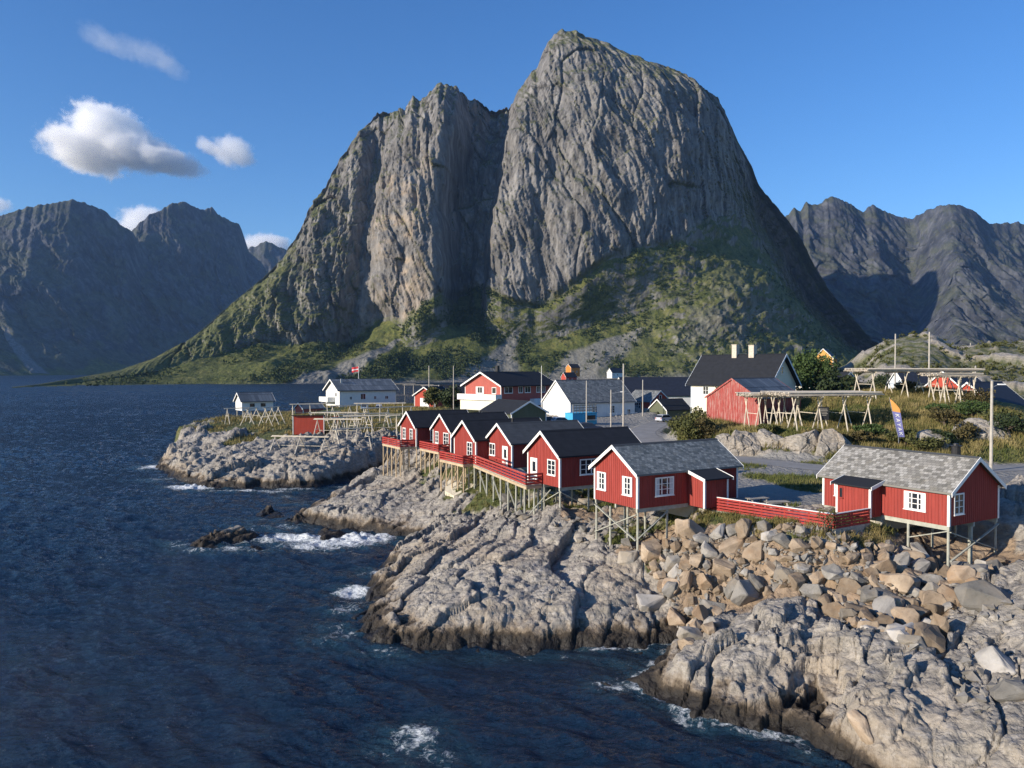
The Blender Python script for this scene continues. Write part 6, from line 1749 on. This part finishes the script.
# ================================================================== cars
def car(label, px, py, z, rz, paint, van=False, d=None):
    p = on_z(px, py, z) if d is None else at_d(px, py, d)
    e = empty('parked_car', (p[0], p[1], p[2] if d else z), R(rz), label, 'van' if van else 'car')
    Lc, Wc = (4.9, 1.95) if van else (4.3, 1.78)
    hb = 1.0 if van else 0.86; hr = 1.95 if van else 1.5
    prof = [(-Lc / 2, 0.35), (-Lc / 2 + 0.1, 0.25), (Lc / 2 - 0.1, 0.25), (Lc / 2, 0.4), (Lc / 2 - 0.02, 0.72), (Lc / 2 - 0.25, hb - 0.06), (Lc * 0.23, hb), (Lc * 0.05, hr - 0.03), (-Lc * 0.08, hr), (-Lc * 0.36, hr - 0.03), (-Lc / 2 + 0.08, hb + 0.06), (-Lc / 2, hb - 0.15)]
    m = MB(); 
    n = len(prof); b = 0
    for sy in (-1, 1):
        for x, zz in prof:
            tuck = 0.16 if zz > hb + 0.02 else 0.0
            m.v.append((x, sy * (Wc / 2 - tuck), zz))
    m.f.append(tuple(range(n))[::-1]); m.f.append(tuple(range(n, 2 * n)))
    for i in range(n):
        j = (i + 1) % n; m.f.append((i, j, n + j, n + i))
    m.build('body', paint, e, bevel=0.03)
    g = MB()
    for sy in (-1, 1):
        pts = [(Lc * 0.19, hb + 0.06), (Lc * 0.045, hr - 0.12), (-Lc * 0.34, hr - 0.12), (-Lc / 2 + 0.3, hb + 0.08)]
        q = []
        for x, zz in pts:
            f_ = (zz - hb) / (hr - hb); q.append((x, sy * (Wc / 2 - 0.16 * min(1, f_ * 1.1) + 0.012), zz))
        g.quad(q); g.quad([(x, y - sy * 0.05, zz) for x, y, zz in q][::-1])
    g.quad([(Lc * 0.225, -Wc / 2 + 0.12, hb + 0.04), (Lc * 0.225, Wc / 2 - 0.12, hb + 0.04), (Lc * 0.062, Wc / 2 - 0.22, hr - 0.08), (Lc * 0.062, -Wc / 2 + 0.22, hr - 0.08)])
    g.quad([(-Lc / 2 + 0.02, -Wc / 2 + 0.14, hb + 0.12), (-Lc / 2 + 0.02, Wc / 2 - 0.14, hb + 0.12), (-Lc * 0.385, Wc / 2 - 0.24, hr - 0.12), (-Lc * 0.385, -Wc / 2 + 0.24, hr - 0.12)])
    g.build('window', M_GLASS, e)
    for x in (-Lc * 0.31, Lc * 0.31):
        for sy in (-1, 1):
            w = MB(); w.tube((x, sy * (Wc / 2 - 0.2), 0.31), (x, sy * (Wc / 2 + 0.015), 0.31), 0.31, 0.31, 16); wo = w.build('wheel', M_TYRE, e)
            w = MB(); w.tube((x, sy * (Wc / 2 + 0.016), 0.31), (x, sy * (Wc / 2 + 0.03), 0.31), 0.19, 0.17, 12); w.build('rim', M_METAL, wo)
    for sy in (-1, 1):
        l_ = MB(); l_.box(Lc / 2 - 0.12, Lc / 2 + 0.012, sy * Wc * 0.36 - 0.17, sy * Wc * 0.36 + 0.17, 0.60, 0.74); l_.build('headlight', M_TRIM, e)
        l_ = MB(); l_.box(-Lc / 2 - 0.012, -Lc / 2 + 0.1, sy * Wc * 0.38 - 0.13, sy * Wc * 0.38 + 0.13, 0.66, 0.84); l_.build('tail_light', M_BRIGHTRED, e)
    return e
def paint(n, c): return simple(n, c, 0.3, 0.03, 2, spec=0.6)
PB, PS, PD, PW = paint('light_blue_paint', (0.32, 0.45, 0.60)), paint('silver_paint', (0.45, 0.47, 0.50)), paint('dark_blue_paint', (0.02, 0.03, 0.06)), paint('white_car_paint', (0.7, 0.7, 0.7))
car('light blue van parked on the headland grass', 364.5, 410.5, 7.0, -80, PB, True)
car('silver hatchback parked on the headland grass beside a light blue van', 379, 410, 7.0, -80, PS)
car('silver blue car at the bend of the road by the red shed', 665, 421.5, 7.35, 40, PS)
car('dark car parked behind the cabin row beside the olive garage', 549, 424, 7.4, 20, PD)
car('white car parked behind the cabin row beside a dark one', 562, 424.5, 7.4, 25, PW)
car('dark blue car in front of the turquoise kiosk', 590, 431, 7.35, 10, PD)
# picnic benches behind the fence
def picnic(px, py, rz, label):
    p = on_z(px, py, 7.3); e = empty('picnic_table', (p[0], p[1], H(p[0], p[1])), R(rz), label, 'picnic table', 'picnic tables behind the red fence')
    m = MB()
    for k in range(5): m.box(-0.9, 0.9, -0.36 + 0.148 * k, -0.36 + 0.148 * k + 0.13, 0.72, 0.76)
    m.build('tabletop', M_GREYWOOD, e)
    for s in (-1, 1):
        m = MB(); m.box(-0.9, 0.9, s * 0.7 - 0.13, s * 0.7 + 0.13, 0.42, 0.46); m.build('bench', M_GREYWOOD, e)
        for x in (-0.65, 0.65):
            m = MB(); m.bar((x, s * 0.75, 0), (x, s * 0.2, 0.72), 0.07, 0.09); m.build('leg', M_GREYWOOD, e)
    for x in (-0.65, 0.65):
        m = MB(); m.bar((x + 0.06, -0.8, 0.39), (x + 0.06, 0.8, 0.39), 0.04, 0.09); m.build('crossbar', M_GREYWOOD, e)
picnic(757, 507, 20, 'grey picnic table behind the red fence, nearer to the slate roofed cabin')
picnic(777, 511, 10, 'grey picnic table behind the red fence, nearer to the right cabin')
# ================================================================== vegetation
def leaf_mat(name, lo, mid, hi):
    t = NT(name); P = t.pos()
    c = t.ramp(t.noise(0.9, 6, 0.65, P), [(0.3, lo), (0.5, mid), (0.72, hi)])
    b = t.bsdf(c, 0.75, None, 0.25)
    return t.m
M_LEAFG = leaf_mat('green_leaves', (0.028, 0.050, 0.014), (0.050, 0.082, 0.022), (0.085, 0.115, 0.034))
M_LEAFD = leaf_mat('dark_leaves', (0.020, 0.032, 0.012), (0.032, 0.048, 0.018), (0.052, 0.066, 0.026))
M_LEAFB = leaf_mat('brownish_leaves', (0.050, 0.044, 0.018), (0.085, 0.070, 0.026), (0.13, 0.10, 0.036))
M_LEAFO = leaf_mat('olive_leaves', (0.042, 0.050, 0.016), (0.075, 0.08, 0.024), (0.12, 0.115, 0.036))
M_BARK = simple('bark', (0.12, 0.095, 0.07), 0.95, 0.3, 4, 0.4)
def bush_arrays(r, n, rad, hgt, leaf, clumps, squash=1.0):
    cl = []
    for _ in range(clumps):
        p = r.normal(size=3); p /= np.linalg.norm(p); p *= r.rand() ** 0.4
        cl.append((p[0] * rad * 0.75, p[1] * rad * 0.75, hgt * (0.5 + 0.40 * p[2]), 0.22 + 0.30 * r.rand()))
    cl = np.array(cl); k = r.randint(len(cl), size=n)
    d = r.normal(size=(n, 3)); d /= np.linalg.norm(d, axis=1)[:, None]; d *= (r.rand(n, 1) ** 0.45)
    c = cl[k, :3] + d * cl[k, 3:4] * np.array([rad, rad, hgt * 0.5])
    c[:, 2] = np.maximum(c[:, 2], 0.05)
    a = r.normal(size=(n, 3)); a /= np.linalg.norm(a, axis=1)[:, None]
    b = np.cross(a, r.normal(size=(n, 3))); b /= np.linalg.norm(b, axis=1)[:, None]
    s = leaf * (0.6 + 0.8 * r.rand(n, 1))
    V = np.stack([c - a * s, c + b * s * 0.6, c + a * s, c - b * s * 0.6], 1)
    return V
def plant(name, label, cat, loc, rad, hgt, mat, n=1600, leaf=0.16, clumps=16, trunk=0.25, group=None, seed=0, parts=True):
    r = np.random.RandomState(seed + 11)
    e = empty(name, loc, r.rand() * 6, label, cat, group)
    V = bush_arrays(r, n, rad, hgt * (1 - 0.5 * trunk), leaf, clumps); V[..., 2] += hgt * trunk * 0.6
    tri_obj('crown', V.reshape(-1, 3), np.arange(4 * n).reshape(-1, 4), mat, e)
    m = MB(); m.tube((0, 0, -0.4), (0.1, 0, hgt * 0.45), rad * 0.07 + 0.03, rad * 0.04 + 0.015, 7)
    for k in range(5):
        a = k * 1.3 + r.rand(); m.tube((0.05, 0, hgt * (0.15 + 0.06 * k)), (math.cos(a) * rad * 0.6, math.sin(a) * rad * 0.6, hgt * (0.45 + 0.08 * k)), rad * 0.03 + 0.015, 0.012, 5)
    m.build('trunk', M_BARK, e)
    return e
def plant_px(name, label, cat, px, py, d, rad, hgt, mat, z=None, **k):
    a = at_d(px, py, d); zz = H(a[0], a[1], False) if z is None else z
    return plant(name, label, cat, (a[0], a[1], zz), rad, hgt, mat, **k)
plant_px('broadleaf_tree', 'rounded bright green tree beside the big cream house', 'tree', 812, 395, 158, 5.6, 12.5, M_LEAFG, n=6500, leaf=0.30, clumps=34, seed=1)
plant_px('broadleaf_tree', 'dark green tree between the cream house and the ochre house', 'tree', 835, 392, 150, 4.0, 6.5, M_LEAFD, n=3600, leaf=0.30, clumps=26, seed=2)
plant_px('shrub', 'large brown green shrub on the slope left of the weathered barn', 'shrub', 690, 430, 109, 3.6, 5.6, M_LEAFO, n=5200, leaf=0.17, clumps=30, seed=3)
plant_px('shrub', 'shrub against the roadside end of the weathered barn', 'shrub', 706, 432, 107, 2.2, 3.4, M_LEAFB, n=2200, leaf=0.15, clumps=16, seed=4)
plant_px('shrub', 'reddish shrub in front of the cream house windows', 'shrub', 727, 405, 122, 2.4, 5.2, M_LEAFB, n=2200, leaf=0.18, clumps=16, seed=5)
for i, (px_, py_, d, rad, h_, mt, lab) in enumerate([
    (845, 392, 150, 3.6, 5.4, M_LEAFB, 'brownish bush left behind the upper drying rack'), (833, 398, 140, 3.0, 4.2, M_LEAFD, 'dark bush between the two flat drying racks'),
    (858, 385, 170, 4.0, 6.0, M_LEAFB, 'rusty bush below the ochre house'), (882, 385, 230, 3.6, 8.5, M_LEAFD, 'dark spruce like tree left of the tall rack poles'),
    (903, 380, 240, 4.0, 9.5, M_LEAFD, 'dark tree between the two tall poles behind the upper rack'), (921, 380, 235, 4.4, 10.0, M_LEAFD, 'broad dark tree right of the tall poles'),
    (950, 375, 250, 4.2, 9.0, M_LEAFD, 'dark tree on the slope of the far knoll'), (962, 378, 260, 4.0, 11.0, M_LEAFD, 'tall dark tree on the far knoll'), (985, 376, 270, 4.4, 11.5, M_LEAFO, 'olive tree at the right end of the far tree group'),
    (935, 380, 225, 3.4, 6.0, M_LEAFO, 'olive bush in front of the far dark trees'),
    (962, 448, 95, 2.6, 2.6, M_LEAFB, 'brown bush behind the slate roof ridge of the right cabin'), (945, 425, 102, 2.6, 2.5, M_LEAFB, 'dry brown bush in the middle of the knoll'),
    (972, 417, 106, 3.0, 2.4, M_LEAFG, 'fresh green bush on the knoll beside the lamp pole'), (978, 400, 116, 2.4, 2.8, M_LEAFB, 'rust brown bush below the short grey pole'),
    (925, 452, 92, 2.4, 2.0, M_LEAFO, 'olive bush on the bank right behind the flag'), (870, 432, 100, 2.6, 1.8, M_LEAFG, 'low green bush below the flag'),
    (1008, 440, 95, 3.2, 3.0, M_LEAFD, 'dark bush right of the lamp pole'), (940, 450, 93, 2.2, 2.4, M_LEAFD, 'dark bush behind the right cabin roof'),
    (434, 408, 214, 3.6, 6.0, M_LEAFO, 'round bush right of the red garage'), (452, 412, 205, 4.0, 6.2, M_LEAFD, 'dark bush behind the far cabin roofs'),
    (905, 398, 128, 2.2, 1.8, M_LEAFB, 'dry bush under the upper drying rack'),
    (768, 446, 99, 1.5, 1.3, M_LEAFO, 'low olive bush between the two left rock outcrops of the bank'), (815, 447, 96, 1.3, 1.2, M_LEAFB, 'small brown bush between the split rock outcrop and the broad one'),
    (858, 448, 95, 1.9, 1.7, M_LEAFB, 'brown bush at the right end of the rock outcrops'), (905, 446, 95, 2.4, 2.2, M_LEAFO, 'olive bush directly right of the flag foot'),
    (1000, 425, 100, 2.6, 2.4, M_LEAFO, 'olive bush at the right edge beside the lamp pole'), (850, 420, 108, 1.6, 1.3, M_LEAFO, 'low bush in the grass under the right end of the lower drying rack'),
    (940, 415, 108, 2.2, 1.6, M_LEAFG, 'fresh green low bush left of the rust brown one')]):
    plant_px('shrub' if h_ < 5 else 'broadleaf_tree', lab, 'shrub' if h_ < 5 else 'tree', px_, py_, d, rad, h_, mt, n=2200 if d > 130 else 1900, leaf=0.32 if d > 130 else 0.15, clumps=20, seed=20 + i)
p = px_to_ground(826, 536)
plant('shrub', 'thin red leaved twiggy shrub at the corner of the red fence', 'shrub', (p[0], p[1], H(p[0], p[1])), 0.9, 1.9, M_LEAFB, n=260, leaf=0.07, clumps=10, seed=90)
p = on_z(831, 508, 7.4)
plant('shrub', 'small thin shrub against the annex wall of the right cabin', 'shrub', p, 0.8, 1.5, M_LEAFB, n=300, leaf=0.07, clumps=10, seed=91)

# ---- grass: blades in tufts, nobody could count them
def tufts(name, mat, n, box, hmin, hmax, wid, seed, sel, dry=0.5):
    r = np.random.RandomState(seed)
    x = box[0] + (box[1] - box[0]) * r.rand(n); y = box[2] + (box[3] - box[2]) * r.rand(n)
    h, sd, cov = terrain(x, y)
    ok = sel(x, y, h, cov, r)
    x, y, h = x[ok], y[ok], h[ok]; n = len(x)
    V = np.zeros((n, 5, 3, 3))
    for k in range(5):
        a = r.rand(n) * 6.28; hh = hmin + (hmax - hmin) * r.rand(n) ** 1.5; lean = 0.5 * hh
        bx = x + r.normal(size=n) * wid * 1.6; by = y + r.normal(size=n) * wid * 1.6
        V[:, k, 0] = np.stack([bx - wid * np.cos(a) * .5, by - wid * np.sin(a) * .5, h - 0.06], -1)
        V[:, k, 1] = np.stack([bx + wid * np.cos(a) * .5, by + wid * np.sin(a) * .5, h - 0.06], -1)
        V[:, k, 2] = np.stack([bx + lean * r.normal(size=n) * .6 + 0.15 * hh, by + lean * r.normal(size=n) * .6, h + hh], -1)
    o = tri_obj(name, V.reshape(-1, 3), np.arange(n * 15).reshape(-1, 3), mat)
    o['kind'] = 'stuff'
    return o
def grass_mat(name, lo, mid, hi):
    t = NT(name); P = t.pos()
    c = t.ramp(t.noise(0.35, 6, 0.7, P), [(0.34, lo), (0.5, mid), (0.64, hi)])
    t.bsdf(c, 0.85, None, 0.15); return t.m
M_GRASS = grass_mat('mixed_grass', (0.055, 0.078, 0.020), (0.10, 0.11, 0.032), (0.22, 0.185, 0.075))
M_DRY = grass_mat('dry_grass', (0.085, 0.092, 0.028), (0.19, 0.155, 0.058), (0.32, 0.255, 0.115))
tufts('grass', M_DRY, 26000, (14, 75, 84, 138), 0.35, 1.0, 0.10, 1, lambda x, y, h, c, r: (c[:, 0] > 0.5) & (h > 7.6) & (fbm(x * 0.12, y * 0.12, 3, 9) > -0.25))
tufts('grass', M_GRASS, 26000, (14, 75, 84, 138), 0.2, 0.6, 0.10, 2, lambda x, y, h, c, r: (c[:, 0] > 0.4) & (h > 7.5))
tufts('grass', M_GRASS, 26000, (-10, 40, 46, 100), 0.12, 0.45, 0.06, 3, lambda x, y, h, c, r: (c[:, 0] > 0.5) & (h > 3))
tufts('grass', M_DRY, 16000, (-85, -18, 125, 260), 0.3, 0.9, 0.14, 4, lambda x, y, h, c, r: (c[:, 0] > 0.5) & (h > 3.5) & (fbm(x * 0.09, y * 0.07, 3, 19) > -0.2))
fa_ = np.array([px_to_ground(a, b)[:2] for a, b in [(690, 516), (835, 535), (872, 528), (905, 548), (845, 552), (760, 536), (690, 528)]])
tufts('grass', M_DRY, 14000, (fa_[:, 0].min(), fa_[:, 0].max(), fa_[:, 1].min(), fa_[:, 1].max()), 0.15, 0.5, 0.05, 5, lambda x, y, h, c, r: (poly_sd(x, y, fa_) > 0) & (fbm(x * 0.7, y * 0.7, 3, 4) > -0.05))

# ---- scrub birch on the mountain's apron: reads as one mass
r = np.random.RandomState(5)
cand = []
AP = MTN_P[:, :MTN_N + 12]; AC = MTN_C[:, :MTN_N + 12]
NU_, NT_ = AP.shape[:2]
iu = r.randint(0, NU_, 40000); iv = r.randint(2, NT_, 40000)
p = AP[iu, iv]; c = AC[iu, iv]
pxs = 12 + (960 - 12) * iu / NU_
den = sstep(0.05, 0.45, fbm(p[:, 0] / 60, p[:, 2] / 40, 4, 71) + 0.25) * c[:, 0]
den *= (0.30 + 0.9 * np.exp(-((pxs - 455) / 70) ** 2) + 0.5 * np.exp(-((pxs - 610) / 60) ** 2)) * (p[:, 2] < 230) * (1 - 0.85 * (pxs < 250))
ok = r.rand(len(p)) < den
p = p[ok][:5200]
V = []
nl = 26
for q in p:
    s = 2.2 + 3.2 * r.rand()
    V.append(bush_arrays(r, nl, s * 0.7, s * 1.5, 0.95, 4) + q)
V = np.array(V).reshape(-1, 3)
o = tri_obj('birch_scrub', V, np.arange(len(V)).reshape(-1, 4), leaf_mat('birch_scrub_leaves', (0.030, 0.046, 0.014), (0.052, 0.074, 0.021), (0.085, 0.102, 0.030)))
o['kind'] = 'stuff'

# ---- low rocky hill behind the boat sheds
px = np.linspace(850, 1120, 260)
top_py = ip(px, [(850, 372), (868, 363), (880, 349), (892, 341), (905, 337), (925, 336), (938, 339), (950, 347), (962, 350), (975, 347), (990, 345), (1010, 344), (1030, 343), (1060, 340), (1120, 350)], 4)
nv = 170
tv = np.linspace(0, 1, nv)[None]
Dt = 330 + 0 * px; Xr, Zr = col_world(px, top_py, Dt); Xf, _ = col_world(px, top_py, 205 + 0 * px)
PH = np.zeros((260, nv + 20, 3))
PH[:, :nv, 0] = Xf[:, None] + (Xr - Xf)[:, None] * tv; PH[:, :nv, 1] = 205 + 125 * tv; PH[:, :nv, 2] = 8 + (Zr[:, None] - 8) * np.sin(tv * math.pi / 2) ** 1.2
tb = np.linspace(0, 1, 21)[None, 1:]
PH[:, nv:, 0] = Xr[:, None] + 0 * tb; PH[:, nv:, 1] = 330 + 90 * tb; PH[:, nv:, 2] = Zr[:, None] + (2 - Zr[:, None]) * tb ** 1.5
oc_ = fbm(PH[..., 0] / 22, PH[..., 1] / 30, 4, 88)
bl, be = blocks(PH[..., 0], PH[..., 1], 9, 0.5, 1.7, 401, 0.3)
rk = sstep(0.22, 0.5, oc_ + 0.25 * fbm(PH[..., 0] / 5, PH[..., 1] / 5, 3, 90))
PH[..., 2] += 1.6 * oc_ + rk * (bl * 0.2 + 0.4) + 0.4 * fbm(PH[..., 0] / 4, PH[..., 1] / 4, 3, 89)
CH = np.stack([(1 - rk) * (0.55 + 0.45 * sstep(-0.3, 0.3, fbm(PH[..., 0] / 3, PH[..., 1] / 3, 4, 92))), 0 * rk, 0 * rk], -1)
o = grid_obj('hill', PH, M_LAND, True, {'cover': CH}); o['kind'] = 'structure'

r = np.random.RandomState(44)
iu = r.randint(0, 260, 2600); iv = r.randint(4, nv, 2600)
q_ = PH[iu, iv]; ok = (rk[iu, iv] < 0.4) & (r.rand(2600) < sstep(-0.1, 0.5, fbm(q_[:, 0] / 14, q_[:, 1] / 18, 3, 93)))
V = []
for q in q_[ok][:420]:
    s = 0.9 + 1.6 * r.rand()
    V.append(bush_arrays(r, 40, s, s * 1.2, 0.34, 4) + q)
V = np.array(V).reshape(-1, 3)
o = tri_obj('hill_scrub', V, np.arange(len(V)).reshape(-1, 4), M_LEAFO); o['kind'] = 'stuff'
